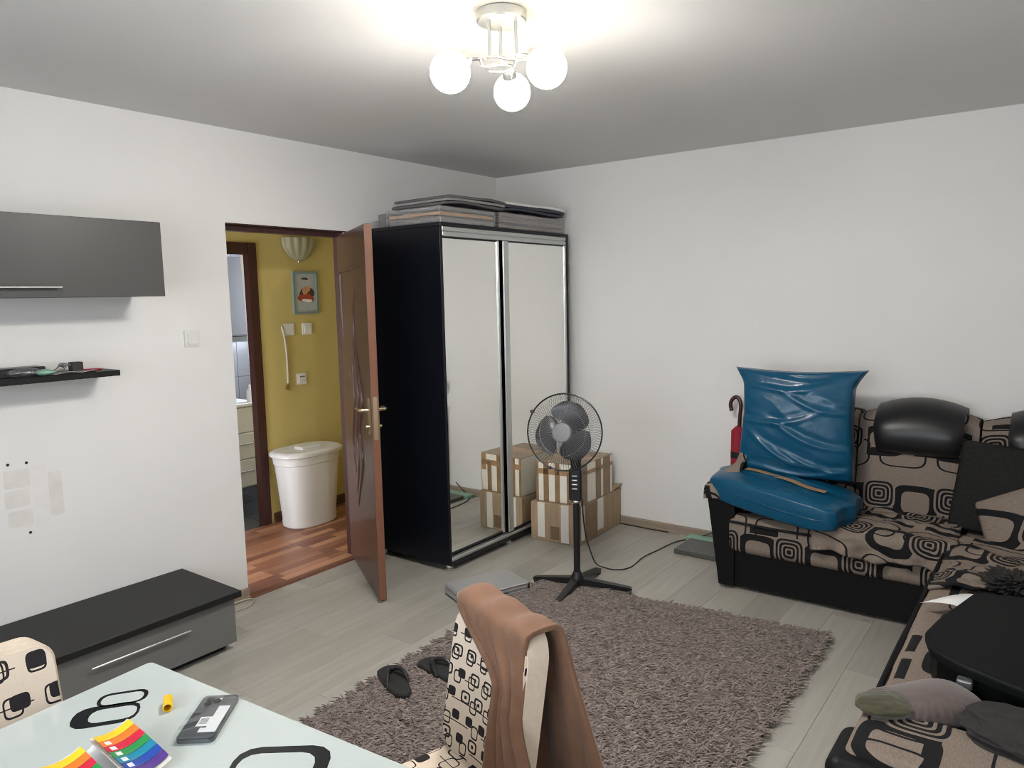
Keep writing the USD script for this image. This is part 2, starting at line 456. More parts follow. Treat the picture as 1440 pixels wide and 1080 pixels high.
def motif_cells(g, u, v, cell, ou, ov, shift, seed):
    """Cell-wise coordinates of a repeating print: (fx, fy, random) with fx, fy in -0.5..0.5."""
    cv = g.math('divide', g.math('add', v, ov), cell)
    row = g.math('floor', cv)
    cu = g.math('add', g.math('divide', g.math('add', u, ou), cell), g.math('multiply', row, shift))
    col = g.math('floor', cu)
    fx = g.math('subtract', g.math('subtract', cu, col), .5)
    fy = g.math('subtract', g.math('subtract', cv, row), .5)
    rnd = g.n('white_noise_texture', 'value', dimensions='3D', vector=g.n('combine_xyz', 'vector', x=col, y=row, z=float(seed)))
    return fx, fy, rnd


def rsq(g, fx, fy, ax=1.0, ay=1.0):
    """Distance of a rounded square."""
    p = lambda t, a: g.math('power', g.math('absolute', g.math('multiply', t, a)), 4.0)
    return g.math('power', g.math('add', p(fx, ax), p(fy, ay)), .25)


def band(g, d, r, t):
    return g.math('less_than', g.math('absolute', g.math('subtract', d, r)), t)


def print_uv(g, U, V):
    co = g.n('texture_coordinate', 'object')
    dot = lambda a: g.n('vector_math', 'value', math_type='dot_product', vector1=co, vector2=a)
    return co, dot(U), dot(V)


def sofa_fabric(name, U, V, base=(128, 115, 104), ou=0.0, ov=0.0):
    """Beige-grey weave with black nested squares, open loops and thin lines."""
    g = G()
    co, u, v = print_uv(g, U, V)
    C = 0.34
    fx, fy, r = motif_cells(g, u, v, C, ou, ov, .5, 1)
    d = rsq(g, fx, fy)
    rings = g.math('less_than', g.math('fraction', g.math('multiply', d, 17.5)), .58)
    conc = g.math('multiply', rings, g.math('less_than', d, .225))
    halo = g.math('less_than', d, .235)
    fx2, fy2, r2 = motif_cells(g, u, v, C, ou + .165, ov + .03, .5, 2)
    d2 = rsq(g, fx2, fy2, 1.0, 1.12)
    loop = g.math('multiply', band(g, d2, .25, .056), g.math('less_than', g.math('multiply', g.math('subtract', r2, .45), fx2), .10))
    fx3, fy3, r3 = motif_cells(g, u, v, C * .8, ou + .07, ov + .13, .37, 3)
    thin = band(g, rsq(g, fx3, fy3, .9, 1.2), .36, .016)
    fx4, fy4, r4 = motif_cells(g, u, v, C * .62, ou + .03, ov + .06, .41, 4)
    bar = g.math('multiply', g.math('multiply', g.math('less_than', g.math('absolute', fy4), .085), g.math('less_than', g.math('absolute', fx4), .36)), g.math('greater_than', r4, .5))
    other = g.math('maximum', g.math('maximum', loop, thin), bar)
    other = g.math('multiply', other, g.math('subtract', 1.0, halo))
    mask = g.math('maximum', conc, other, clamp=True)
    wv = g.n('noise_texture', 'fac', vector=g.n('combine_xyz', 'vector', x=g.math('multiply', u, 60.0), y=g.math('multiply', v, 420.0), z=0.0), scale=1.0, detail=2.0)
    b = srgb(*base)
    cloth = g.n('rgb_ramp', 'color', fac=wv, ramp=[(.25, tuple(c * .72 for c in b)), (.75, tuple(c * 1.22 for c in b))])
    col = g.mix(mask, cloth, (0.008, 0.008, 0.009))
    bp = g.n('bump', 'normal', height=wv, strength=.3, distance=.002)
    return g.make(name, g.n('principled_bsdf', 'BSDF', base_color=col, roughness=.9, normal=bp, specular_ior_level=.25))


def chair_fabric(name, U, V, C=0.11, ou=0.0, ov=0.0, fill=.34, lw=1.0):
    """Cream cloth with dark filled squares, outlined squares and fine lines."""
    g = G()
    co, u, v = print_uv(g, U, V)
    fx, fy, r = motif_cells(g, u, v, C, ou, ov, .45, 11)
    d = rsq(g, fx, fy, 1.05, 1.2)
    filled = g.math('multiply', g.math('less_than', d, .27), g.math('less_than', r, fill))
    ring = g.math('multiply', band(g, d, .30, .03 * lw), g.math('greater_than', r, fill))
    dot = g.math('multiply', g.math('less_than', rsq(g, fx, fy), .085), g.math('greater_than', r, .62))
    fx2, fy2, r2 = motif_cells(g, u, v, C * 1.05, ou + .05, ov + .045, .3, 12)
    ring2 = g.math('multiply', band(g, rsq(g, fx2, fy2, 1.25, 1.05), .27, .022 * lw), g.math('greater_than', r2, .25))
    line = g.math('multiply', g.math('less_than', g.math('absolute', fy2), .014 * lw), g.math('less_than', r2, .55))
    mask = g.math('maximum', g.math('maximum', g.math('maximum', filled, ring), dot), g.math('maximum', ring2, line), clamp=True)
    nz = g.n('noise_texture', 'fac', vector=co, scale=300.0, detail=2.0)
    b = srgb(222, 205, 186)
    cloth = g.n('rgb_ramp', 'color', fac=nz, ramp=[(.3, tuple(c * .93 for c in b)), (.7, b)])
    col = g.mix(mask, cloth, srgb(38, 34, 36))
    bp = g.n('bump', 'normal', height=nz, strength=.2, distance=.001)
    return g.make(name, g.n('principled_bsdf', 'BSDF', base_color=col, roughness=.85, normal=bp, specular_ior_level=.3))


M['sofa_xz'] = sofa_fabric('sofa_print_along_wall', (1, 0, 0), (0, .95, 1.0), ou=.11, ov=.05)
M['sofa_yz'] = sofa_fabric('sofa_print_wing', (0, 1, 0), (.95, 0, 1.0), ou=.06, ov=.12)
M['sofa_arm'] = sofa_fabric('sofa_print_arm', (0, .8, .6), (1, 0, .3), ou=.02, ov=.1)
M['cushion_print'] = sofa_fabric('cushion_print', (.9, .2, -.3), (.2, .5, .9))
M['throw_print'] = sofa_fabric('throw_print', (.96, -.25, 0), (.25, .95, .9), ou=.2, ov=.08)
M['chair_print'] = chair_fabric('chair_print', (1, 0, 0), (0, 0, 1), C=.080, ou=.02, ov=.01, fill=.5, lw=1.3)
M['chair_print_small'] = chair_fabric('chair_print_small', (1, 0, 0), (0, 0, 1), C=.056, ou=.03, ov=.02, fill=.55, lw=1.8)
M['chair_seat_print'] = chair_fabric('chair_seat_print', (1, 0, 0), (0, 1, 0), C=.09)

g = G()                                   # rug pile
pos = g.n('geometry', 'position')
nz = g.n('noise_texture', 'fac', vector=pos, scale=55.0, detail=2.0)
nb = g.n('noise_texture', 'fac', vector=pos, scale=5.0, detail=2.0)
rnd = g.n('geometry', 'random_per_island')
tone = g.n('rgb_ramp', 'color', fac=g.math('add', g.math('multiply', rnd, .65), g.math('multiply', nz, .35)), ramp=[(.15, srgb(128, 116, 111)), (.5, srgb(206, 193, 185)), (.85, srgb(252, 242, 234))])
M['pile'] = g.make('rug_pile', g.n('principled_bsdf', 'BSDF', base_color=tone, roughness=.8, specular_ior_level=.2))

# ================================================================== THE SETTING
H = 2.55
XR, YF = 4.15, -5.90            # right wall and the wall behind the camera
DY0, DY1, DH = -2.346, -1.505, 2.062   # doorway in the left wall
XH = -1.10                      # far wall of the hall
T = 0.14


def wall_with_hole(x0, x1, y0, y1, holes, along='y'):
    """A wall slab between x0 and x1 (its thickness), y0..y1 long, with rectangular holes (a0, a1, z0, z1)."""
    p = sbox(y0, 0, y1, H)
    for a0, a1, z0, z1 in holes:
        p = p.difference(sbox(a0, z0, a1, z1))
    mm = prism(p, x1 - x0)
    if along == 'y':
        return place(mm, [0, 1, 0], [0, 0, 1], [1, 0, 0], [x0, 0, 0])
    return place(mm, [1, 0, 0], [0, 0, 1], [0, -1, 0], [0, x1, 0])


floor = struct('floor', box(0, XR, YF, 0, -.06, -.0122), M['subfloor'])
ceiling = struct('ceiling', box(-3.2, XR + T, YF - T, T, H, H + .1), M['ceiling'])
wall_left = struct('wall_left', wall_with_hole(-T, 0, YF - T, 0, [(DY0, DY1, -.001, DH)]), M['wall'])
wall_back = struct('wall_back', box(-T, XR + T, 0, T, 0, H), M['wall'])
wall_right = struct('wall_right', box(XR, XR + T, YF - T, 0, 0, H), M['wall'])
wall_front = struct('wall_front', wall_with_hole(YF - T, YF, 0, XR, [(1.4, 3.8, .78, 2.15)], 'x'), M['wall'])
wx = struct('window_1', cat_([box(1.4, 3.8, YF - .10, YF - .04, .78, .84), box(1.4, 3.8, YF - .10, YF - .04, 2.09, 2.15), box(1.4, 1.46, YF - .10, YF - .04, .84, 2.09), box(3.74, 3.8, YF - .10, YF - .04, .84, 2.09), box(2.57, 2.63, YF - .10, YF - .04, .84, 2.09)]), M['window_frame'])
part(wx, 'pane', box(1.46, 2.57, YF - .075, YF - .07, .84, 2.09), M['pane'], smooth=False)
part(wx, 'pane', box(2.63, 3.74, YF - .075, YF - .07, .84, 2.09), M['pane'], smooth=False)

# laminate planks, each a piece with its own joint
PW, PL = 0.193, 1.285
row = 0
x = 0.0
while x < XR - .001:
    x1 = min(x + PW, XR)
    y = YF - (0.43 * row * PL) % PL
    while y < -.001:
        y1 = min(y + PL, 0.0); ya = max(y, YF)
        if y1 - ya > .02:
            part(floor, 'plank', cbox(x + .0004, x1 - .0004, ya + .0004, y1 - .0004, -.012, 0.0, .0007), M['floor_plank'], smooth=False)
        y += PL
    x += PW; row += 1

# what shows on the left wall where a shelf once hung
for (a, b, c, d, mt) in ((-3.472, -3.37, .865, .945, 'stain'), (-3.475, -3.378, .78, .855, 'stain'), (-3.468, -3.372, .695, .765, 'stain'), (-3.30, -3.245, .71, .91, 'stain'), (-3.36, -3.305, .68, .95, 'stain_pink')):
    q = affinity.translate(rrect(b - a, d - c, .012), (a + b) / 2, (c + d) / 2)
    part(wall_left, 'paint_patch', place(prism(q, .0009), [0, 1, 0], [0, 0, 1], [1, 0, 0], [-.0003, 0, 0]), M[mt], smooth=False)
for y, z in ((-3.45, .972), (-3.379, .968), (-3.389, .659)):
    part(wall_left, 'wall_plug', lathe([[0, .004], [.003, .004], [.0058, .0015], [.0062, 0]], 16).apply_transform(trimesh.transformations.rotation_matrix(PI / 2, [0, 1, 0])).apply_translation([0.0, y, z]), M['black_plastic'], 'dark wall plug left in the wall')

# baseboards
def base_profile(L):
    return prism([(0, 0), (.016, 0), (.016, .012), (.012, .016), (.012, .052), (.008, .060), (0, .060)], L)


struct('baseboard_back', place(base_profile(XR), [0, -1, 0], [0, 0, 1], [-1, 0, 0], [XR, 0, 0]), M['wood_base'], smooth=20)
bl = cat_([place(base_profile(DY0 - YF), [1, 0, 0], [0, 0, 1], [0, -1, 0], [0, DY0, 0]), place(base_profile(-DY1 - .02), [1, 0, 0], [0, 0, 1], [0, -1, 0], [0, -.012, 0])])
struct('baseboard_left', bl, M['wood_base'], smooth=20)

# --- hall behind the doorway
floor_hall = struct('floor_hall', box(XH, -.001, -2.9, -.3, -.06, -.0125), M['subfloor'])
rr = random.Random(4)
x = XH; row = 0
while x < -.012:
    x1 = min(x + .066, -.012)
    y = -2.9 - rr.random() * .4
    while y < -.3:
        L = rr.choice([.28, .36, .44, .52])
        a, b = max(y, -2.9), min(y + L, -.3)
        if b - a > .03:
            part(floor_hall, 'parquet_strip', cbox(x + .0003, x1 - .0003, a + .0003, b - .0003, -.012, 0.0, .0006), M['hall_plank'], smooth=False)
        y += L
    x = x1; row += 1
struct('trim_1', hull([[-.03, DY0, 0], [.03, DY0, 0], [.018, DY0, .011], [-.02, DY0, .011], [-.03, DY1, 0], [.03, DY1, 0], [.018, DY1, .011], [-.02, DY1, .011]]), M['door_edge'], label='brown threshold strip across the doorway')
BY0, BY1, BH = -2.30, -1.468, 1.995        # bathroom doorway in the hall's far wall
wall_hall = struct('wall_hall', wall_with_hole(XH - .05, XH, -2.9, -.3, [(BY0, BY1, -.001, BH)]), M['hall_wall'])
struct('wall_hall_end', box(XH, -T, -.3, -.2, 0, H), M['hall_wall'])
struct('wall_hall_side', wall_with_hole(-3.0, -2.9, XH, -T, [(-1.03, -.21, -.001, 2.05)], 'x'), M['hall_wall'])
struct('wall_hall_lining', wall_with_hole(-T - .006, -T, -2.9, -.3, [(DY0, DY1, -.001, DH)]), M['hall_wall'])
struct('baseboard_hall', cat_([place(base_profile(-.3 - BY1 - .08), [1, 0, 0], [0, 0, 1.2], [0, -1, 0], [XH, -.3, 0])]), M['hall_base'], smooth=20)

# the room's own door: frame set back in the wall, leaf swung into the room
def frame_u(xa, xb, ya, yb, top, w, d=None):
    return [box(xa, xb, ya, ya + w, 0, top), box(xa, xb, yb - w, yb, 0, top), box(xa, xb, ya + w, yb - w, top - w, top)]


door_1 = struct('door_1', cat_(frame_u(-.105, -.055, DY0, DY1, DH, .035)), M['door_dark'])
part(door_1, 'frame_seal', cat_([box(-.02, -.002, DY0 + .001, DY1 - .001, DH - .006, DH + .0)]), M['door_dark'], smooth=False)
HP = np.array([-.050, -1.558, 0.0]); LA = math.radians(-30.72); LW, LT, LH = 0.834, .042, 2.03
du = np.array([math.cos(LA), math.sin(LA), 0]); dn = np.array([math.sin(LA), -math.cos(LA), 0])   # along the leaf, and out of its visible face


def on_leaf(mesh):            # mesh in (along, z, out)
    return place(mesh, du, [0, 0, 1], dn, HP)


leaf = part(door_1, 'door_leaf', on_leaf(place(cbox(0, LW, .012, LH, -LT, 0, .002), [1, 0, 0], [0, 1, 0], [0, 0, 1], [0, 0, 0])), M['door_wood'], 'mahogany brown door leaf standing open into the room', smooth=False)
part(leaf, 'edge_band', on_leaf(box(LW - .0005, LW + .0012, .014, LH - .002, -LT + .001, -.001)), M['door_edge'], smooth=False)


def leaf_curve(pts, r, n=60):
    p = spline(pts, n)
    w = np.sin(np.linspace(0, PI, n)) ** .4
    return on_leaf(tube(np.stack([p[:, 0], p[:, 1], np.full(n, -.001)], 1), r * (.25 + .75 * w), 8))


part(leaf, 'moulding', on_leaf(tube([[.09, 1.40, 0], [.085, 1.6, 0], [.085, 1.80, 0], [.09, 1.815, 0], [.4, 1.818, 0], [.70, 1.82, 0]], [.004, .011, .012, .012, .012, .006], 8)), M['door_wood'])
part(leaf, 'moulding', leaf_curve([[.52, 1.70], [.45, 1.54], [.46, 1.40], [.56, 1.20], [.585, 1.03], [.50, .88], [.54, .76], [.44, .55], [.36, .42]], .011), M['door_wood'])
part(leaf, 'moulding', leaf_curve([[.40, 1.42], [.47, 1.20], [.48, 1.02], [.40, .86], [.42, .70], [.33, .50]], .009), M['door_wood'])
part(leaf, 'moulding', leaf_curve([[.34, 1.32], [.36, 1.15], [.36, 1.0], [.28, .82], [.34, .62]], .009), M['door_wood'])
for s, o in ((1, 0.0), (-1, -LT)):
    part(leaf, 'handle_plate', on_leaf(place(prism(rrect(.045, .20, .01), .004), [1, 0, 0], [0, 1, 0], [0, 0, 1], [LW - .055, 1.02, o if s > 0 else o - .004])), M['brass'])
    z0 = o
    part(leaf, 'lever', on_leaf(tube([[LW - .055, 1.055, z0], [LW - .055, 1.055, z0 + s * .045], [LW - .07, 1.055, z0 + s * .052], [LW - .12, 1.056, z0 + s * .052], [LW - .175, 1.05, z0 + s * .05]], [.009, .009, .010, .0095, .006], 10)), M['brass'], 'satin metal door lever')
    part(leaf, 'key_knob', on_leaf(tube([[LW - .055, .965, z0], [LW - .055, .965, z0 + s * .022]], [.011, .009], 12)), M['brass'])
part(leaf, 'lock_plate', on_leaf(box(LW + .0004, LW + .003, .90, 1.13, -LT + .010, -.010)), M['brass'])
single('door_stop', on_leaf(lathe([[0, 0], [.016, 0], [.017, .004], [.012, .011], [0, .0115]], 16).apply_transform(trimesh.transformations.rotation_matrix(-PI / 2, [1, 0, 0])).apply_translation([LW - .012, .0001, -.006])), M['scale_grey'], 'small grey rubber door stop on the floor under the open door', 'door stop')

# --- bathroom beyond the hall
struct('floor_bathroom', box(-3.0, XH, -2.9, -.3, -.06, -.012), M['grout'])
fb = Thing('/World/floor_bathroom')
for i in range(6):
    for j in range(7):
        xa, ya = XH - .005 - .33 * (i + 1), -2.9 + .37 * j
        if xa > -3.0:
            part(fb, 'tile', cbox(xa + .002, xa + .328, ya + .002, ya + .366, -.012, -.001, .001), M['bath_floor'], smooth=False)
wall_bathroom = struct('wall_bathroom', box(-2.62, -2.55, -2.9, -.3, 0, H), M['grout'])
for i in range(7):
    for j in range(8):
        ya, za = -2.9 + .37 * i, .32 * j
        if ya > -1.9 - .4:
            part(wall_bathroom, 'tile', cbox(-2.552, -2.541, ya + .0015, min(ya + .3685, -.302), za + .0015, min(za + .3185, H - .01), .001), M['bath_wall'], smooth=False)
struct('wall_bathroom_side', wall_with_hole(-.35, -.25, -3.0, XH - .10, [(-2.2, -1.5, 1.15, 2.1)], 'x'), M['bath_wall'])
struct('wall_bathroom_end', box(-3.0, XH - .10, -3.0, -2.9, 0, H), M['bath_wall'])
w2 = struct('window_2', cat_([box(-2.2, -1.5, -.33, -.28, 1.15, 1.2), box(-2.2, -1.5, -.33, -.28, 2.05, 2.1), box(-2.2, -2.15, -.33, -.28, 1.2, 2.05), box(-1.55, -1.5, -.33, -.28, 1.2, 2.05)]), M['window_frame'])
part(w2, 'pane', box(-2.15, -1.55, -.31, -.305, 1.2, 2.05), M['pane'], smooth=False)
door_2 = struct('door_2', cat_(frame_u(XH - .05, XH + .012, BY0, BY1, BH, .015) + [box(XH, XH + .014, BY1 - .012, BY1 + .052, 0, BH + .065), box(XH, XH + .014, BY0 - .075, BY0 + .02, 0, BH + .065), box(XH, XH + .014, BY0 + .02, BY1 - .02, BH - .02, BH + .065)]), M['door_dark'], label='dark brown bathroom door frame')

van = thing('bathroom_vanity', 'white wall-hung vanity unit with drawers seen through the bathroom doorway', 'cabinet', (-1.95, -1.65, .13))
part(van, 'body', box(-2.54, -1.765, -2.3, -1.02, .13, .80), M['bath_white'], smooth=False)
for z0, z1 in ((.14, .36), (.37, .58), (.59, .79)):
    d = part(van, 'drawer_front', cbox(-1.765, -1.747, -2.29, -1.03, z0, z1, .002), M['bath_white'], smooth=False)
    if z1 < .6:
        part(d, 'handle', cat_([tube([[-1.735, -1.50, (z0 + z1) / 2 + .02], [-1.725, -1.5, (z0 + z1) / 2 + .02], [-1.725, -1.12, (z0 + z1) / 2 + .02], [-1.735, -1.12, (z0 + z1) / 2 + .02]], .006, 8), tube([[-1.75, -1.45, (z0 + z1) / 2 + .02], [-1.722, -1.45, (z0 + z1) / 2 + .02]], .005, 8), tube([[-1.75, -1.17, (z0 + z1) / 2 + .02], [-1.722, -1.17, (z0 + z1) / 2 + .02]], .005, 8)]), M['alu'])
part(van, 'worktop', cbox(-2.54, -1.735, -2.31, -1.0, .80, .825, .003), M['white_plastic'], smooth=False)
mc = thing('mirror_cabinet', 'grey mirror-fronted wall cabinet above the vanity in the bathroom', 'cabinet', (-2.3, -1.55, 1.33))
part(mc, 'body', box(-2.54, -2.02, -2.2, -.72, 1.36, 2.02), M['bath_wall'], smooth=False)
part(mc, 'mirror_door', cbox(-2.02, -2.0, -2.19, -.73, 1.37, 2.02, .002), M['cabinet_glass'], smooth=False)
part(mc, 'lower_rail', box(-2.5, -2.005, -2.19, -.73, 1.315, 1.355), M['scale_grey'], smooth=False)
single('shampoo_bottle', lathe([[0, 0], [.026, 0], [.03, .01], [.03, .09], [.02, .11], [.012, .115], [.012, .14], [0, .142]], 20, (-1.80, -1.06, .8252)), M['bottle'], 'white bottle standing on the bathroom vanity', 'bottle')
single('robe_hook', tube([[-2.541, -.83, .98], [-2.51, -.83, .985], [-2.50, -.83, .965]], [.014, .012, .008], 10), M['black_plastic'], 'small black hook on the bathroom tiles above the vanity', 'hook')


def curtain_fn(u, v):
    f = np.sin(u * 26) * .022 + np.sin(u * 11 + v * 2) * .012
    yy = -1.245 + .34 * u
    return np.stack([-1.55 + f * (.6 + .4 * (1 - v)), yy + .03 * (1 - v) * (1 - u), 1.02 + v * 1.02], -1)


single('bathroom_curtain', shell(curtain_fn, 60, 20, .003), M['curtain'], 'white curtain hanging in the bathroom beside its window', 'curtain', smooth=60)
single('curtain_rod', tube([[-1.58, -1.50, 2.05], [-1.58, -.36, 2.05]], .011, 12), M['alu'], 'metal curtain rod across the bathroom', 'rod')

# hall things
hb = thing('laundry_bin', 'tall white plastic bin with lid in the yellow hall', 'bin', (-.875, -1.235, 0))


def oval(a, b, n=48, p=2.8):
    t = np.arange(n) * 2 * PI / n
    c, s = np.cos(t), np.sin(t)
    return np.stack([a * np.sign(c) * np.abs(c) ** (2 / p), b * np.sign(s) * np.abs(s) ** (2 / p)], 1)


def oval_loft(levels, cx, cy, n=48):
    V, F = [], []
    for (a, b, z) in levels:
        o = oval(a, b, n); V.append(np.c_[o[:, 0] + cx, o[:, 1] + cy, np.full(n, z)])
    k = len(levels)
    for i in range(k - 1):
        for j in range(n):
            l = (j + 1) % n
            F += [[i * n + j, i * n + l, (i + 1) * n + l], [i * n + j, (i + 1) * n + l, (i + 1) * n + j]]
    V = np.vstack(V + [[[cx, cy, levels[0][2]]], [[cx, cy, levels[-1][2]]]])
    for j in range(n):
        l = (j + 1) % n
        F += [[k * n, l, j], [k * n + 1, (k - 1) * n + j, (k - 1) * n + l]]
    return trimesh.Trimesh(V, F, process=False)


part(hb, 'body', oval_loft([(.125, .185, 0), (.135, .20, .012), (.138, .203, .05), (.136, .20, .06), (.158, .238, .47), (.164, .246, .475), (.166, .248, .505), (.168, .25, .51), (.17, .252, .535)], -.875, -1.235), M['bin_plastic'])
lid = part(hb, 'lid', oval_loft([(.176, .262, .530), (.184, .270, .535), (.184, .270, .555), (.172, .256, .566), (.15, .23, .572), (.13, .2, .562), (.06, .1, .566)], -.875, -1.235), M['bin_plastic'])
part(lid, 'handle', rbox(-.925, -.825, -1.31, -1.13, .558, .585, .012), M['white_plastic'])

wl = thing('hall_wall_lamp', 'frosted shell-shaped uplighter on the yellow hall wall', 'lamp', (XH, -1.05, 2.02))


def shade_fn(u, v):
    a = (u - .5) * PI
    k = np.sin(v * PI / 2)
    fl = 1 + .045 * np.cos(a * 14) * k
    return np.stack([XH + .012 + .10 * np.cos(a) * k * fl, -1.05 + .155 * np.sin(a) * k * fl, 1.94 + .17 * v ** 1.6 - .0 * v], -1)


part(wl, 'shade', shell(shade_fn, 50, 16, .004), M['shade'])
part(wl, 'finial', lathe([[0, -.012], [.012, -.006], [.014, .004], [0, .012]], 14, (XH + .016, -1.05, 1.938)), M['brass'])
part(wl, 'wall_plate', box(XH, XH + .012, -1.10, -1.0, 1.98, 2.06), M['brass'], smooth=False)

pf = thing('framed_picture', 'small framed print in a pale blue frame on the hall wall', 'picture', (XH, -1.0, 1.56))
PY0, PY1, PZ0, PZ1 = -1.115, -.885, 1.545, 1.865
part(pf, 'frame', cat_([box(XH + .0005, XH + .016, PY0, PY1, PZ0, PZ0 + .016), box(XH + .0005, XH + .016, PY0, PY1, PZ1 - .016, PZ1), box(XH + .0005, XH + .016, PY0, PY0 + .016, PZ0 + .016, PZ1 - .016), box(XH + .0005, XH + .016, PY1 - .016, PY1, PZ0 + .016, PZ1 - .016)]), M['pic_frame'], smooth=False)
part(pf, 'print', box(XH + .0005, XH + .008, PY0 + .016, PY1 - .016, PZ0 + .016, PZ1 - .016), M['pic_back'], smooth=False)


def flat_blob(cy, cz, a, b, x, seed):
    t = np.arange(40) * 2 * PI / 40
    r = 1 + .18 * np.sin(2 * t + seed) + .1 * np.sin(3 * t + 2 * seed)
    return place(prism(np.c_[cy + a * r * np.cos(t), cz + b * r * np.sin(t)], .0005), [0, 1, 0], [0, 0, 1], [1, 0, 0], [XH + x, 0, 0])


part(pf, 'print_figure', flat_blob(-.99, 1.70, .060, .055, .008, 1.0), M['pic_dark'], smooth=False)
part(pf, 'print_figure', flat_blob(-.995, 1.665, .065, .036, .0085, 2.0), M['pic_red'], smooth=False)
part(pf, 'print_figure', flat_blob(-.995, 1.725, .034, .032, .0088, .4), M['pic_skin'], smooth=False)
part(pf, 'print_figure', flat_blob(-.985, 1.645, .045, .012, .0092, 3.0), M['label'], smooth=False)
part(pf, 'print_figure', flat_blob(-1.0, 1.81, .028, .01, .0086, 2.2), M['pic_dark'], smooth=False)


def switch(name, y, z, x, label, cat, face='+x', w=.082, sock=False, group=None):
    t = thing(name, label, cat, (x, y, z - w / 2), group=group)
    part(t, 'frame', place(prism(rrect(w, w, .006), .009), [0, 1, 0], [0, 0, 1], [1, 0, 0], [x + .0003, y, z]), M['white_plastic'], smooth=30)
    part(t, 'rocker', place(prism(rrect(w * .68, w * .68, .004), .006), [0, 1, .0], [-.06, 0, 1], [1, 0, 0], [x + .008, y, z]), M['white_plastic'], smooth=30)
    if sock:
        for dz in (-.016, .016):
            part(t, 'slot', box(x + .012, x + .0148, y - .024, y + .024, z + dz - .004, z + dz + .004), M['alu_dark'], smooth=False)
    return t


switch('light_switch', -2.578, 1.463, 0.0, 'white light switch on the white wall left of the doorway', 'light switch')
switch('light_switch', -1.165, 1.432, XH, 'white hall light switch, the left one under the picture', 'light switch', w=.088)
switch('light_switch', -1.0, 1.43, XH, 'white hall light switch, the right one under the picture', 'light switch', w=.088)
switch('wall_socket', -1.075, 1.052, XH, 'white slotted wall socket low on the yellow hall wall', 'socket', w=.085, sock=True)
ic = thing('shoe_horn', 'long pale shoehorn-like strap hanging on the hall wall beside the bathroom door', 'strap', (XH, -1.21, 1.0))
part(ic, 'strap', tube(spline([[XH + .012, -1.235, 1.46], [XH + .014, -1.222, 1.40], [XH + .014, -1.205, 1.2], [XH + .012, -1.205, 1.03]], 24), .008, 8), M['beige_cable'])
part(ic, 'knob', lathe([[0, 0], [.022, 0], [.022, .016], [.012, .02], [0, .02]], 18).apply_transform(trimesh.transformations.rotation_matrix(PI / 2, [0, 1, 0])).apply_translation([XH, -1.205, 1.0]), M['brass'])

# ================================================================== FURNITURE ON THE LEFT WALL
# --- low console
cn = thing('tv_console', 'long low grey console with a black top along the white wall', 'console', (.25, -3.6, 0))
CY0, CY1 = -4.55, -2.745
part(cn, 'body', cbox(.02, .485, CY0, CY1, .035, .262, .002), M['console_grey'], smooth=False)
part(cn, 'plinth', box(.05, .45, CY0 + .03, CY1 - .03, .0005, .036), M['black_laminate'], smooth=False)
part(cn, 'top', cbox(.014, .535, CY0 - .01, CY1 + .02, .262, .292, .002), M['console_top'], smooth=False)
for a, b in ((CY0 + .004, (CY0 + CY1) / 2 - .002), ((CY0 + CY1) / 2 + .002, CY1 - .001)):
    d = part(cn, 'drawer_front', cbox(.484, .504, a, b, .04, .252, .0015), M['console_grey'], smooth=False)
    c = (a + b) / 2
    ya, yb = (b - .66, b - .235) if b > -3 else (a + .235, a + .66)
    part(d, 'handle', cat_([cbox(.522, .532, ya, yb, .186, .194, .002), box(.503, .524, ya + .05, ya + .06, .187, .193), box(.503, .524, yb - .06, yb - .05, .187, .193)]), M['steel'], smooth=False)

# --- wall cabinet
wc = thing('wall_cabinet', 'grey wall-hung cabinet with a long metal handle above the black shelf', 'cabinet', (.15, -3.6, 1.675))
WY0, WY1, WZ0, WZ1 = -4.30, -2.862, 1.676, 2.006
part(wc, 'body', box(.002, .28, WY0, WY1 - .002, WZ0 + .002, WZ1 - .001), M['grey_gloss'], smooth=False)
d = part(wc, 'flap_door', cbox(.281, .30, WY0, WY1, WZ0, WZ1, .0015), M['grey_gloss'], smooth=False)
part(d, 'handle', cat_([cbox(.318, .328, WY1 - .98, WY1 - .44, 1.713, 1.721, .002), box(.299, .32, WY1 - .90, WY1 - .89, 1.714, 1.72), box(.299, .32, WY1 - .53, WY1 - .52, 1.714, 1.72)]), M['steel'], smooth=False)

# --- shelf and what lies on it
single('wall_shelf', cbox(.001, .20, -4.30, -3.043, 1.327, 1.352, .0015), M['console_top'], 'thin black floating shelf on the white wall under the grey cabinet', 'shelf', smooth=False)
ZS = 1.3522
single('black_shelf_box', cbox(.03, .13, -3.62, -3.318, ZS, ZS + .037, .003), M['black_plastic'], 'flat black box lying on the wall shelf', 'box', smooth=False)
single('brown_cube', cbox(.07, .115, -3.205, -3.160, ZS, ZS + .043, .002), M['dark_box'], 'small dark brown cube box standing on the black wall shelf', 'box', smooth=False)
single('cable_bundle', cat_([tube(spline([[.09, -3.31, ZS + .004], [.11, -3.27, ZS + .02], [.08, -3.24, ZS + .028 + .004 * k], [.06 + .02 * k, -3.215, ZS + .016 + .006 * k]], 20), .0028, 6) for k in range(4)] + [tube(spline([[.12, -3.32, ZS + .004], [.14, -3.25, ZS + .006], [.15, -3.19, ZS + .004], [.13, -3.12, ZS + .004]], 20), .003, 6)]), M['cable_grey'], 'loose grey cables lying on the wall shelf between the two boxes', 'cable')
cb = pillow(.13, .09, .03, 26, .6, wrinkle=.006, seed=3)
cb.apply_transform(trimesh.transformations.rotation_matrix(PI / 2, [0, 0, 1])); cb.apply_translation([.135, -3.405, ZS + .018])
single('clear_plastic_bag', cb, M['film'], 'crumpled clear plastic bag on the wall shelf in front of the flat black box', 'bag', smooth=True)
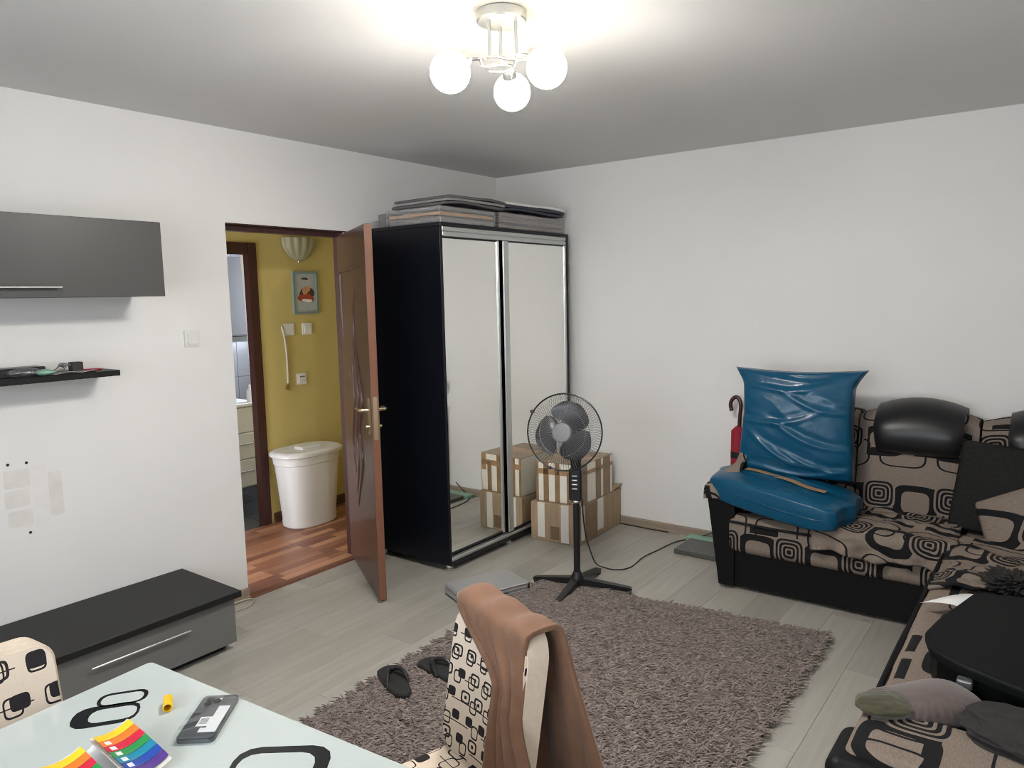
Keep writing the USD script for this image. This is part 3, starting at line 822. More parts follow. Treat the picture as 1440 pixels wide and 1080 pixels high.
cb = pillow(.07, .05, .022, 22, .6, wrinkle=.004, seed=5)
cb.apply_transform(trimesh.transformations.rotation_matrix(PI / 2, [0, 0, 1])); cb.apply_translation([.16, -3.335, ZS + .0135])
single('mint_pouch', cb, M['mint'], 'small mint green pouch beside the clear plastic bag on the wall shelf', 'pouch', smooth=True)
single('white_note', place(shell(lambda u, v: np.stack([.14 + v * .04, -3.30 + u * .17, ZS + .002 + .006 * np.sin(u * 5) ** 2 * v], -1), 14, 4, .0008), [1, 0, 0], [0, 1, 0], [0, 0, 1], [0, 0, 0]), M['paper'], 'white paper slip lying along the front of the wall shelf', 'paper', smooth=True)
single('dark_red_pen', tube([[.10, -3.165, ZS + .005], [.13, -3.06 - .03, ZS + .005]], [.005, .0045], 8), M['umbrella_red'], 'dark red pen lying at the right end of the wall shelf', 'pen')

# --- a beige cable that comes out from behind the console
single('floor_cable', tube(spline([[.03, -2.72, .006], [.09, -2.60, .006], [.115, -2.50, .006], [.118, -2.44, .006], [.095, -2.385, .006], [.04, -2.355, .006], [.022, -2.42, .008], [.022, -2.60, .008]], 60), .005, 8), M['beige_cable'], 'beige cable looping on the floor beside the low console', 'cable')

# ================================================================== WARDROBE
wd = thing('sliding_wardrobe', 'black two-door sliding wardrobe with mirror fronts in the corner', 'wardrobe', (.37, -.77, 0))
WXF, VY0, VY1, VH = .700, -1.442, -.095, 2.073
part(wd, 'side_panel', cbox(.03, WXF, VY0, VY0 + .022, .045, VH - .0225, .001), M['wardrobe_black'], smooth=False)
part(wd, 'side_panel', cbox(.03, WXF + .004, VY1 - .022, VY1, .045, VH - .0225, .001), M['wardrobe_black'], smooth=False)
part(wd, 'top_panel', cbox(.03, WXF + .006, VY0, VY1, VH - .022, VH, .002), M['wardrobe_black'], smooth=False)
part(wd, 'bottom_panel', box(.03, WXF - .02, VY0 + .0225, VY1 - .0225, .05, .075), M['wardrobe_black'], smooth=False)
part(wd, 'back_panel', box(.031, .036, VY0 + .0225, VY1 - .0225, .0755, VH - .0225), M['wardrobe_black'], smooth=False)
part(wd, 'plinth', box(WXF - .028, WXF - .008, VY0 + .0225, VY1 - .0225, .034, .066), M['black_laminate'], smooth=False)
part(wd, 'top_rail', cat_([cbox(WXF - .05, WXF + .002, VY0 + .0225, VY1 - .0225, 2.026, 2.0505, .002), cbox(WXF - .05, WXF + .002, VY0 + .0225, VY1 - .0225, 1.996, 2.022, .002), box(WXF - .05, WXF - .006, VY0 + .0225, VY1 - .0225, 2.021, 2.027)]), M['alu'], smooth=False)
part(wd, 'bottom_rail', cat_([cbox(WXF - .035, WXF + .004, VY0 + .0225, VY1 - .0225, .067, .088, .004)]), M['alu'], smooth=False)


def slide_door(y0, y1, x, left_wide, right_wide):
    z0, z1 = .096, 1.994
    d = part(wd, 'sliding_door', cat_([box(x - .022, x - .004, y0, y1, z0, z1)]), M['black_laminate'], smooth=False)
    part(d, 'mirror', box(x - .004, x - .0015, y0 + left_wide - .004, y1 - right_wide + .004, z0 + .012, z1 - .008), M['mirror'], smooth=False)
    for a, b in ((y0, y0 + left_wide), (y1 - right_wide, y1)):
        part(d, 'stile', cbox(x - .022, x + .006, a, b, z0, z1, .002), M['alu'], smooth=False)
    part(d, 'bottom_edge', box(x - .022, x - .001, y0 + left_wide, y1 - right_wide, z0, z0 + .014), M['black_laminate'], smooth=False)
    return d


slide_door(VY0 + .023, -.862, WXF - .028, .006, .02)
slide_door(-.848, VY1 - .023, WXF - .004, .052, .018)
for y in (VY0 + .05, -.80, VY1 - .05):
    for x in (.10, WXF - .05):
        part(wd, 'foot', lathe([[0, 0], [.024, 0], [.026, .004], [.026, .012], [.022, .015], [.022, .034], [.026, .037], [.026, .0455], [0, .0455]], 24, (x, y, .0003)), M['chrome'])


# --- what is stored on the wardrobe: flat boards wrapped in plastic film
def bundle(label, x0, x1, y0, y1, z0, layers, film=True):
    t = thing('wrapped_bundle', label, 'bundle', ((x0 + x1) / 2, (y0 + y1) / 2, z0))
    z = z0
    rb = random.Random(int(abs(x0 * y0 * z0) * 1e6))
    for th, mat in layers:
        j = lambda: rb.uniform(-.006, .006)
        part(t, 'board', cbox(x0 + .01 + j(), x1 - .01 + j(), y0 + .01 + j(), y1 - .01 + j(), z + .0006, z + th - .0006, .003), M[mat], smooth=False)
        z += th
    if film:
        b = rbox(x0, x1, y0, y1, z0 + .0002, z + .004, .008, 1)
        b = b.subdivide_to_size(.035) if hasattr(b, 'subdivide_to_size') else b
        b.merge_vertices()
        q = np.asarray(b.vertices)
        nn = meshkit.fbm(q * 22, 2, 3) - .5
        q = q + b.vertex_normals * (nn * .010)[:, None]
        q[:, 2] = np.maximum(q[:, 2], z0 + .0002)
        part(t, 'plastic_wrap', trimesh.Trimesh(q, b.faces, process=False), M['film'], smooth=50)
    return z + .005


z1 = bundle('plastic-wrapped stack of flat boards with a tan layer, on the left of the wardrobe top', .26, .70, -1.432, -.915, VH, [(.035, 'bundle_grey'), (.008, 'bundle_dark'), (.020, 'bundle_tan'), (.010, 'bundle_dark'), (.020, 'bundle_grey')])


def sheet_pack(label, x0, x1, y0, y1, z, mats, bow, t=.014):
    th = thing('flat_sheet_pack', label, 'bundle', ((x0 + x1) / 2, (y0 + y1) / 2, z))
    for k, mt in enumerate(mats):
        f = lambda u, v, k=k: np.stack([x0 + (x1 - x0) * u + .012 * k, y0 + (y1 - y0) * v, z + t * (k + .55) + bow * np.sin(PI * v) * (.4 + .6 * u) + .004 * np.sin(7 * v + k) * u], -1)
        part(th, 'sheet', shell(f, 16, 24, t * .86), M[mt], smooth=40)


sheet_pack('dark grey bowed sheets lying on top of the plastic-wrapped board stack', .28, .715, -1.40, -.86, z1 + .003, ['bundle_dark', 'bundle_grey', 'bundle_dark'], .012, .016)
z2 = bundle('plastic-wrapped stack of brownish boards on the right of the wardrobe top', .24, .69, -.87, -.125, VH, [(.026, 'bundle_brown'), (.012, 'bundle_dark'), (.026, 'bundle_brown'), (.012, 'bundle_grey'), (.024, 'bundle_brown')])
sheet_pack('navy sheets with a pale top sheet, on the brownish boards on the wardrobe', .27, .70, -.85, -.15, z2 + .003, ['bundle_navy', 'bundle_navy', 'paper'], .010, .017)
single('grey_carton', cbox(.17, .25, -1.41, -1.28, VH + .0003, VH + .085, .003), M['grey_box'], 'small plain grey carton at the rear left edge of the wardrobe top', 'carton', smooth=False)

# ================================================================== CARTONS BESIDE THE WARDROBE
BXR = math.radians(6.0)
bx = np.array([math.cos(BXR), math.sin(BXR), 0]); by = np.array([-math.sin(BXR) * .2, 1, 0]); by /= np.linalg.norm(by)
BO = np.array([.731, -.645, 0])


def on_box(mesh, o=BO):
    return place(mesh, bx, by, [0, 0, 1], o)


def carton(label, w, d, h, z, o, mat, strips, tape_h=None, flap=False):
    """A carton with vertical strips on its front (a, b) and right side, as fractions."""
    t = thing('carton', label, 'carton', o + np.array([0, 0, z]))
    oo = o + np.array([0, 0, z])
    P = lambda mm: on_box(mm, oo)
    part(t, 'body', P(cbox(0, w, 0, d, .0005, h, .003)), M[mat], smooth=False)
    for kind, side, a, b, z0, z1 in strips:
        if side == 'f':
            mm = cbox(a * w, b * w, -.0022, .002, z0 * h, z1 * h, .0006)
        elif side == 'r':
            mm = cbox(w - .002, w + .0022, a * d, b * d, z0 * h, z1 * h, .0006)
        else:
            mm = cbox(a * w, b * w, .0 + z0 * d, z1 * d, h - .002, h + .0022, .0006)
        part(t, 'strip' if kind in ('white_card',) else 'tape', P(mm), M[kind], smooth=False)
    if flap:
        mm = hull([[w * .55, d * .80, h], [w, d * .80, h + .004], [w * 1.03, d * 1.0, h + .032], [w * .55, d, h + .004], [w * .55, d * .80, h + .005], [w, d * .80, h + .008], [w * 1.03, d, h + .036], [w * .55, d, h + .008]])
        part(t, 'flap', P(mm), M['cardboard'], smooth=False)
        part(t, 'flap', P(cat_([cbox(.004, w - .004, .004, d * .48, h, h + .004, .001)])), M['cardboard'], smooth=False)
        part(t, 'flap', P(cat_([cbox(.004, w - .004, d * .50, d * .79, h, h + .004, .001)])), M['cardboard'], smooth=False)
        part(t, 'end_crease', P(cbox(w * .42, w * .60, -.0015, .001, .02, h * .42, .0005)), M['cardboard_dark'], smooth=False)
    return t


carton('brown cardboard carton with white paper strips standing on the floor by the wardrobe', .358, .60, .262, .0, BO, 'cardboard',
       [('white_card', 'f', .15, .30, .10, .99), ('white_card', 'f', .64, .80, .03, .99), ('white_card', 't', .15, .30, 0, .12), ('white_card', 't', .64, .80, 0, .12), ('white_card', 'r', .06, .13, .1, .99), ('white_card', 'r', .43, .56, .16, .99), ('brown_tape', 'r', .16, .40, .0, .99)], flap=True)
carton('white carton bound with brown tape, stacked on the brown cardboard carton', .33, .44, .268, .2675, BO + bx * .028 + by * .03, 'carton_white',
       [('orange_tape', 'f', 0, 1, .70, .84), ('brown_tape', 'f', .0, .055, 0, 1), ('brown_tape', 'f', .17, .29, 0, 1), ('brown_tape', 'f', .43, .54, 0, 1), ('brown_tape', 'f', .70, .82, 0, .80), ('orange_tape', 'f', .86, 1.0, .55, 1), ('brown_tape', 'r', 0, .20, .0, 1), ('brown_tape', 'r', .46, .62, 0, 1), ('brown_tape', 'r', .70, .92, .0, 1), ('brown_tape', 't', 0, 1, .0, .34), ('orange_tape', 't', 0, 1, .36, .64), ('brown_tape', 't', 0, 1, .66, 1), ('orange_tape', 'r', 0, 1, .72, .82)])

# ================================================================== PEDESTAL FAN
FC = np.array([1.465, -1.235, 0])
fan = thing('pedestal_fan', 'black pedestal fan with a cross base at the edge of the rug', 'fan', FC)
for (dx, dy) in ((-.275, -.03), (.275, .125), (.035, -.255), (-.03, .295)):
    dv = np.array([dx, dy, 0]); L = np.linalg.norm(dv); dv /= L; sv = np.array([-dv[1], dv[0], 0])
    mm = hull([FC + dv * a + sv * s * w + np.array([0, 0, z]) for a, w, zs in ((.01, .024, (.042, .078)), (L - .01, .016, (.014, .036)), (L, .012, (.016, .032))) for s in (-1, 1) for z in zs])
    lg = part(fan, 'base_leg', mm, M['black_plastic'], smooth=20)
    part(lg, 'foot_pad', cat_([box(-.012, .012, -.012, .012, 0.0005, .015)]).apply_translation(FC + dv * (L - .018)), M['black_rubber'], smooth=False)
part(fan, 'base_hub', lathe([[0, .036], [.036, .036], [.04, .05], [.038, .08], [.026, .098], [.022, .11], [0, .11]], 30, FC), M['black_plastic'])
part(fan, 'pole', lathe([[0, .10], [.0185, .10], [.0185, .515], [0, .515]], 24, FC), M['black_plastic'])
part(fan, 'collar', lathe([[0, .505], [.024, .505], [.026, .509], [.026, .515], [.023, .52], [0, .52]], 24, FC), M['chrome'])
ff = np.array([.30, -.945, .13]); ff /= np.linalg.norm(ff)              # where the fan looks
fr_ = np.cross(ff, [0, 0, 1.0]); fr_ /= np.linalg.norm(fr_); fr_ = -fr_  # to the left seen from the front... kept as the fan's own x
fu = np.cross(ff, fr_); fu = fu if fu[2] > 0 else -fu
fr_ = np.cross(fu, ff)
HC = np.array([1.480, -1.372, .922])                                     # centre of the blades
sx = np.array([ff[0], ff[1], 0]); sx /= np.linalg.norm(sx); sy = np.array([-sx[1], sx[0], 0])
box_ = rbox(-.036, .036, -.032, .032, .52, .70, .012)
ctl = part(fan, 'control_box', place(box_, sy, sx, [0, 0, 1], FC), M['black_plastic'])
for k in range(4):
    part(ctl, 'button', place(rbox(-.016, .016, .028, .040, .585 + k * .024, .594 + k * .024, .004, 1), sy, sx, [0, 0, 1], FC), M['chrome'], smooth=True)
HB = HC - ff * .085


def on_fan(mesh, o=HC):
    return place(mesh, fr_, fu, ff, o)


part(fan, 'neck', cat_([tube([FC + [0, 0, .69], FC + [0, 0, .74], HB - ff * .05 + [0, 0, -.05]], [.030, .03, .034], 16)]), M['black_plastic'])
part(fan, 'motor_housing', on_fan(lathe([[0, -.20], [.04, -.195], [.062, -.17], [.068, -.12], [.066, -.075], [.05, -.06], [0, -.06]], 32)), M['black_plastic'])


def blade(a0):
    def fn(u, v):
        r = .036 + .130 * u
        wid = (.55 + 1.45 * np.sin(PI * np.clip(u * .80 + .10, 0, 1)) ** .8) * (1 - .55 * np.clip(u - .8, 0, 1) / .2)
        a = a0 + (v - .5) * wid + .25 * u
        k = (v - .5)
        return np.stack([r * np.cos(a), r * np.sin(a), -.012 + k * .05 * (1 - .3 * u) + .006 * np.cos(PI * k)], -1)
    return on_fan(shell(fn, 22, 22, .0022))


for a in (math.radians(62), math.radians(182), math.radians(302)):
    part(fan, 'blade', blade(a), M['blade'], smooth=50)
part(fan, 'spinner', on_fan(lathe([[0, -.03], [.038, -.03], [.038, .004], [.03, .014], [0, .018]], 28)), M['blade'])


def grille(front):
    s = 1 if front else -1
    w = []
    for k in range(84):
        a = k * 2 * PI / 84
        p = []
        for t in np.linspace(0, 1, 7):
            r = .052 + .150 * t
            z = s * (.048 * (1 - t ** 3.0) ) + .0
            aa = a + .16 * (1 - t) * s
            p.append([r * math.cos(aa), r * math.sin(aa), z])
        w.append(tube(p, .00085, 4))
    for r, z in ((.125, s * .041), (.052, s * .048)):
        w.append(tube([[r * math.cos(t), r * math.sin(t), z] for t in np.arange(60) * 2 * PI / 60], .0014, 5, closed=True))
    return on_fan(cat_(w))


part(fan, 'front_grille', grille(True), M['grille'], smooth=False)
part(fan, 'rear_grille', grille(False), M['grille'], smooth=False)
part(fan, 'rim', on_fan(tube([[.204 * math.cos(t), .204 * math.sin(t), 0] for t in np.arange(90) * 2 * PI / 90], .0042, 8, closed=True)), M['black_plastic'])
part(fan, 'badge', on_fan(lathe([[0, .042], [.046, .042], [.05, .046], [.05, .052], [.044, .056], [0, .057]], 36)), M['badge'], 'silver grey badge disc')
for a in (150, 248):
    part(fan, 'clip', on_fan(rbox(-.010, .010, -.008, .008, -.012, .012, .004, 1).apply_translation([.208 * math.cos(math.radians(a)), .208 * math.sin(math.radians(a)), 0])), M['black_plastic'])
part(fan, 'power_cord', tube(spline([FC + [.02, .03, .53], FC + [.012, .06, .36], [1.452, -1.06, .16], [1.425, -.93, .04], [1.43, -.86, .006], [1.47, -.86, .005], [1.53, -.82, .005], [1.535, -.60, .005], [1.555, -.38, .005], [1.585, -.17, .005], [1.65, -.07, .010], [1.75, -.035, .05], [1.82, -.03, .10]], 120), .0038, 8), M['cable'])
single('skirting_cable', tube(spline([[1.03, -.022, .004], [1.2, -.024, .004], [1.32, -.026, .004], [1.45, -.023, .004]], 24), .004, 6), M['cable'], 'thin black cable lying along the foot of the baseboard beside the cartons', 'cable')

# ================================================================== SILVER CASE ON THE FLOOR
c0, c1, c3 = np.array([.905, -1.70]), np.array([1.115, -1.788]), np.array([1.065, -1.345])
SCX = np.array([1.268, -1.415]) - c1; sl = np.linalg.norm(SCX); SCX /= sl
SCN = np.array([-SCX[1], SCX[0]])           # from the handle side to the rear
CS = thing('silver_case', 'flat silver hard case lying on the floor between wardrobe and rug', 'case', (c1[0], c1[1], 0))


def on_case(mesh):
    return place(mesh, [SCX[0], SCX[1], 0], [SCN[0], SCN[1], 0], [0, 0, 1], [c1[0], c1[1], 0])


CW, CD, CH = .405, .255, .066
part(CS, 'lower_shell', on_case(rbox(0, CW, 0, CD, .001, CH * .5, .010)), M['silver_case'])
part(CS, 'lid', on_case(rbox(0, CW, 0, CD, CH * .5 + .001, CH, .012)), M['silver_case'])
part(CS, 'rim', on_case(cat_([box(.006, CW - .006, -.001, .003, CH * .44, CH * .56), box(.006, CW - .006, -.0015, .003, CH - .012, CH - .006)])), M['steel'], smooth=False)
for xx in (0, CW - .018):
    part(CS, 'corner_guard', on_case(rbox(xx - .001, xx + .018, -.0015, .02, .0005, CH - .004, .006, 1)), M['black_plastic'])
part(CS, 'bottom_edge', on_case(cat_([box(.01, CW - .01, -.0015, .003, .001, .006), box(-.0015, .002, .01, CD - .01, .001, .006)])), M['black_plastic'], smooth=False)
part(CS, 'handle', on_case(cat_([tube([[.27, -.002, .03], [.27, -.012, .03], [.36, -.012, .03], [.36, -.002, .03]], .004, 8)])), M['steel'])

# ================================================================== RUG, SLIPPERS
RUGP = [(1.245, -1.26), (2.775, -1.075), (2.785, -3.25), (1.315, -3.30)]
rug = thing('shaggy_rug', 'grey-brown shaggy rug on the grey laminate floor', 'rug', (2.0, -2.2, 0))
part(rug, 'backing', prism(Polygon(RUGP).buffer(-.02), .007, .0006), M['rug_back'], smooth=False)
rt = np.random.default_rng(5)
protos = []
for k in range(10):
    blades = []
    for s in range(11):
        o = rt.uniform(-.013, .013, 2)
        a = math.atan2(.6, .8) + rt.normal(0, .6) + (PI if rt.random() < .45 else 0)
        L = rt.uniform(.036, .062); lean = rt.uniform(.5, 1.0)
        t = np.linspace(0, 1, 4)
        hx = L * lean * t ** 1.3; hz = .003 + rt.uniform(.017, .025) * (1 - (1 - t) ** 2) - .004 * t ** 3
        pts = np.stack([o[0] + hx * math.cos(a), o[1] + hx * math.sin(a), hz], 1)
        blades.append(tube(pts, np.array([3.0, 3.8, 3.2, .9]) * .001 * rt.uniform(.8, 1.25), 3))
    protos.append(cat_(blades))
pp = numbered(rug.path + '/pile')
pi = UsdGeom.PointInstancer.Define(stage, pp)
for k, mm in enumerate(protos):
    usdkit.mesh(stage, f'{pp}/tuft_{k:03d}', mm, M['pile'], smooth=True)
pi.CreatePrototypesRel().SetTargets([Sdf.Path(f'{pp}/tuft_{k:03d}') for k in range(10)])
RP = Polygon(RUGP)
from shapely.geometry import Point
from shapely import contains_xy
sp = .020
gx, gy = np.meshgrid(np.arange(1.2, 2.82, sp), np.arange(-3.35, -1.0, sp))
gx = gx + rt.uniform(-.007, .007, gx.shape); gy = gy + rt.uniform(-.007, .007, gy.shape)
ok = contains_xy(RP.buffer(-.012), gx, gy)
gx, gy = gx[ok], gy[ok]; n_t = len(gx)
pos = np.stack([gx - 2.0, gy + 2.2, np.full(n_t, .006)], 1)
pi.CreatePositionsAttr(Vt.Vec3fArray.FromNumpy(pos.astype(np.float32)))
pi.CreateProtoIndicesAttr(Vt.IntArray.FromNumpy(rt.integers(0, 10, n_t).astype(np.int32)))
th = rt.normal(0, .35, n_t)
pi.CreateOrientationsAttr(Vt.QuathArray([Gf.Quath(float(math.cos(t / 2)), 0, 0, float(math.sin(t / 2))) for t in th]))
sc = rt.uniform(.85, 1.2, n_t)
pi.CreateScalesAttr(Vt.Vec3fArray.FromNumpy(np.stack([sc, sc, sc], 1).astype(np.float32)))
tag(pi.GetPrim(), kind='stuff')


def slipper(name, label, c, ang, mirror):
    t = thing(name, label, 'slipper', (c[0], c[1], .026), ang)
    L = .285
    s = np.linspace(0, 1, 40)
    half = lambda s: (.041 + .014 * np.sin((s - .25) * PI * .9)) * np.clip(np.sin(PI * s) * 3.0, 0, 1) ** .5
    outline = np.vstack([np.c_[s * L - L / 2, half(s) + .006 * mirror * np.sin(s * PI)], np.c_[s[::-1] * L - L / 2, -half(s[::-1]) + .006 * mirror * np.sin(s[::-1] * PI)]])
    P = lambda mm: place(mm, [math.cos(ang), math.sin(ang), 0], [-math.sin(ang), math.cos(ang), 0], [0, 0, 1], [c[0], c[1], .026])
    part(t, 'sole', P(prism(Polygon(outline).buffer(0), .016, 0)), M['slipper'], smooth=40)
    part(t, 'footbed', P(prism(Polygon(outline).buffer(-.006), .003, .0155)), M['black_rubber'], smooth=40)
    for sg in (-1, 1):
        p = spline([[.075, .004, .018], [.055, .014 * sg, .040], [.015, .034 * sg, .043], [-.028, .046 * sg, .012]], 16)
        part(t, 'strap', P(tube(p, [.006] * 3 + [.009] * 10 + [.006] * 3, 8)), M['strap'])
    part(t, 'toe_post', P(tube([[.078, .004, .016], [.072, .004, .030]], [.005, .006], 8)), M['strap'])
    return t


slipper('flip_flop', 'black flip-flop near the rug edge, the left one of the pair', (1.40, -2.575), math.atan2(.11, -.20), 1)
slipper('flip_flop', 'black flip-flop beside the chair leg, the right one of the pair', (1.50, -2.40), math.atan2(.05, -.22), -1)

# ================================================================== CEILING LAMP
LC = np.array([2.086, -2.649, H])
lamp = thing('ceiling_lamp', 'three-globe ceiling lamp with curved chrome arms', 'ceiling lamp', LC)
part(lamp, 'canopy', lathe([[0, -.0003], [.078, -.0003], [.081, -.004], [.081, -.030], [.077, -.034], [0, -.034]], 40, LC), M['alu'])
GL = [np.array([1.985, -2.790, 2.352]), np.array([2.000, -2.482, 2.350]), np.array([2.238, -2.618, 2.356])]
for k, gpos in enumerate(GL):
    d = gpos - LC; d[2] = 0; L = np.linalg.norm(d); d /= L; s = np.array([-d[1], d[0], 0])
    st = LC + d * .045 + s * .012
    top = np.array([0, 0, 2.405])
    part(lamp, 'stem', tube([[st[0], st[1], H - .033], [st[0], st[1], 2.402]], .0055, 10), M['alu'])
    q = [LC * [1, 1, 0] + d * a + s * b + [0, 0, z] for a, b, z in ((-.075, .055, 2.392), (-.02, .062, 2.385), (.035, .030, 2.400), (.075, -.018, 2.405), (.115, -.010, 2.395), (L - .050, 0, 2.385))]
    part(lamp, 'arm', tube(spline(q, 40), np.linspace(.0035, .0068, 40), 8), M['chrome'])
    gdir = np.array([d[0] * .75, d[1] * .75, -.66]); gdir /= np.linalg.norm(gdir)
    cc = gpos - gdir * .062
    part(lamp, 'globe_cap', tube([cc - gdir * .024, cc - gdir * .016, cc, cc + gdir * .008], [.006, .020, .025, .025], 20), M['chrome'])
    part(lamp, 'globe', trimesh.creation.icosphere(4, .064).apply_translation(gpos), M['globe'], 'glowing white opal glass globe', smooth=True)

# ================================================================== TABLE AND WHAT LIES ON IT
TA = math.radians(4.6)
TO = np.array([1.800, -3.785, 0])          # its far left corner
tx, ty = np.array([math.cos(TA), math.sin(TA), 0]), np.array([-math.sin(TA), math.cos(TA), 0])
TZ, TW, TL = .75, .92, 1.45
tb = thing('dining_table', 'white glass-topped dining table with black square-ring print', 'table', TO)


def on_table(mesh, dz=0.0):       # table coordinates: x along the far edge, y towards the far edge (0 at the edge)
    return place(mesh, tx, ty, [0, 0, 1], TO + [0, 0, dz])


def tcoord(x, y):
    d = np.array([x, y, 0]) - TO * [1, 1, 0]
    return np.array([d @ tx, d @ ty])


top = prism(affinity.translate(rrect(TW, TL, .012), TW / 2, -TL / 2), .010, TZ - .010)
part(tb, 'glass_top', on_table(top), M['table_glass'], smooth=20)
part(tb, 'glass_rim', on_table(tube([[.003, -.003, TZ - .005], [TW - .003, -.003, TZ - .005], [TW - .003, -TL + .003, TZ - .005], [.003, -TL + .003, TZ - .005]], .0046, 6, closed=True)), M['table_edge'])
part(tb, 'apron', on_table(cat_([box(.05, TW - .05, -.07, -.05, .66, TZ - .0105), box(.05, TW - .05, -TL + .05, -TL + .07, .66, TZ - .0105), box(.05, .07, -TL + .07, -.07, .66, TZ - .0105), box(TW - .07, TW - .05, -TL + .07, -.07, .66, TZ - .0105)])), M['chair_leg'], smooth=False)
for xx in (.08, TW - .08):
    for yy in (-.08, -TL + .08):
        part(tb, 'leg', on_table(lathe([[0, .0005], [.03, .0005], [.03, .66], [0, .66]], 24, (xx, yy, 0))), M['chair_leg'])


def ring_print(outer, inner):
    o = Polygon([tcoord(*p) for p in spline(outer, 60, True)]); i = Polygon([tcoord(*p) for p in spline(inner, 60, True)])
    return on_table(prism(o.difference(i), .0005, TZ - .0001))


def rr_pts(cx, cy, w, h, r, a, off=(0, 0), k=1.0):
    p = affinity.translate(affinity.rotate(rrect(w, h, r, 3), math.degrees(a), origin=(0, 0)), cx + off[0], cy + off[1])
    return p


def ring_poly(o, i):
    f = lambda p: Polygon([tcoord(*q) for q in np.asarray(p.exterior.coords)])
    return on_table(prism(f(o).difference(f(i)), .0005, TZ - .0001))


A1 = math.radians(53)
part(tb, 'ring_print', ring_poly(rr_pts(1.917, -3.911, .105, .060, .024, A1), rr_pts(1.918, -3.912, .088, .045, .018, A1)), M['table_print'], smooth=False)
part(tb, 'ring_print', ring_poly(rr_pts(1.958, -3.968, .135, .088, .034, A1), rr_pts(1.967, -3.957, .095, .056, .022, A1)), M['table_print'], smooth=False)
part(tb, 'ring_print', ring_poly(rr_pts(2.432, -3.868, .19, .15, .045, math.radians(38)), rr_pts(2.425, -3.872, .15, .105, .035, math.radians(38))), M['table_print'], smooth=False)
part(tb, 'ring_print', ring_poly(rr_pts(2.33, -4.02, .16, .12, .04, math.radians(38)), rr_pts(2.335, -4.015, .12, .085, .03, math.radians(38))), M['table_print'], smooth=False)

# yellow cap
single('yellow_cap', place(lathe([[0, -.023], [.0090, -.023], [.0100, -.02], [.0100, .022], [.0085, .023], [.0075, .022], [.0075, -.010], [0, -.010]], 20), [0, 0, 1], [-.5, -.866, 0], [.866, -.5, 0], [2.042, -3.872, TZ + .0102]), M['yellow'], 'small yellow plastic cap lying on the white table', 'cap')

# phone with a paper label, in a clear sleeve
pc = np.array([2.165, -3.848]); pd = np.array([.118, -.1435]); pl_ = np.linalg.norm(pd); pd /= pl_; pn = np.array([-pd[1], pd[0]])
ph = thing('smartphone', 'dark grey smartphone face down with a white label, on the table', 'phone', (pc[0], pc[1], TZ))


def on_phone(mesh):
    return place(mesh, [pd[0], pd[1], 0], [pn[0], pn[1], 0], [0, 0, 1], [pc[0], pc[1], TZ + .0008])


part(ph, 'frame', on_phone(prism(rrect(.172, .078, .012), .0078)), M['phone_edge'])
part(ph, 'back', on_phone(prism(rrect(.168, .074, .011), .0016, .0074)), M['phone'])
for (a, b, r) in ((-.066, -.018, .0085), (-.047, -.018, .0085), (-.057, -.002, .0085)):
    part(ph, 'camera_lens', on_phone(lathe([[0, .0088], [r, .0088], [r, .0108], [r * .7, .0112], [0, .0105]], 18, (a, b, 0))), M['lens'])
part(ph, 'flash', on_phone(lathe([[0, .0088], [.003, .0088], [.003, .0095], [0, .0096]], 10, (-.068, .004, 0))), M['label'])
part(ph, 'label', on_phone(cat_([box(-.038, .062, .010, .034, .0091, .0095), box(.004, .040, -.014, .0101, .0091, .0095), box(.046, .062, -.002, .0101, .0091, .0095)])), M['label'], 'white printed label', smooth=False)
part(ph, 'barcode', on_phone(cat_([box(.010 + .0032 * k, .0115 + .0032 * k, -.010, .006, .0095, .0097) for k in range(7)])), M['ink'], smooth=False)
part(ph, 'clear_sleeve', on_phone(cat_([shell(lambda u, v: np.stack([-.096 + .19 * u, -.045 + .09 * v, .0118 + .0012 * np.sin(9 * u + 4 * v) - .011 * (np.abs(2 * u - 1) ** 8) * .98], -1), 20, 10, .0003)])), M['pane'], smooth=True)

# two fans of coloured index tabs
TABS = ['yellow', 'orange', 'red', 'green', 'teal', 'blue', 'purple']


def tab_pack(label, c):
    t = thing('index_tab_pack', label, 'index tabs', (c[0], c[1], TZ))
    e1 = np.array([.99, .02, 0]); e1 /= np.linalg.norm(e1); e2 = np.array([-.10, .99, 0]); e2 /= np.linalg.norm(e2)
    P = lambda mm: place(mm, e1, e2, [0, 0, 1], [c[0], c[1], TZ])
    lift = lambda u, v: .012 + .026 * np.clip(1 - u, 0, 1.2) ** .8 + .008 * (2 * v - 1) ** 2
    part(t, 'backing_card', P(shell(lambda u, v: np.stack([-.085 + .165 * u, -.040 + .082 * v, lift(u, v) - .0035 - .0015 * u], -1), 26, 10, .0012)), M['paper_warm'], smooth=True)
    part(t, 'wrapper', P(shell(lambda u, v: np.stack([-.10 + .20 * u, -.052 + .036 * v, .003 + lift(u, v) * .45 * v], -1), 22, 8, .0008)), M['paper'], smooth=True)
    for k, nm in enumerate(TABS):
        u0 = k / 7.0; u1 = (k + .93) / 7.0
        f = lambda u, v, u0=u0, u1=u1: np.stack([-.075 + .148 * (u0 + (u1 - u0) * u), -.034 + .074 * v, lift(u0 + (u1 - u0) * u, v) + .0006], -1)
        s = part(t, 'tab', P(shell(f, 5, 8, .0008)), M['tab_' + nm], smooth=True)
        if 0 < k:
            f2 = lambda u, v, u0=u0, u1=u1: np.stack([-.075 + .148 * (u0 + (u1 - u0) * (.22 + .6 * u)), -.026 + .011 * v, lift(u0 + (u1 - u0) * (.22 + .6 * u), (.11 + .15 * v)) + .0014], -1)
            part(s, 'tab_window', P(shell(f2, 4, 4, .0004)), M['label'], smooth=True)
    return t


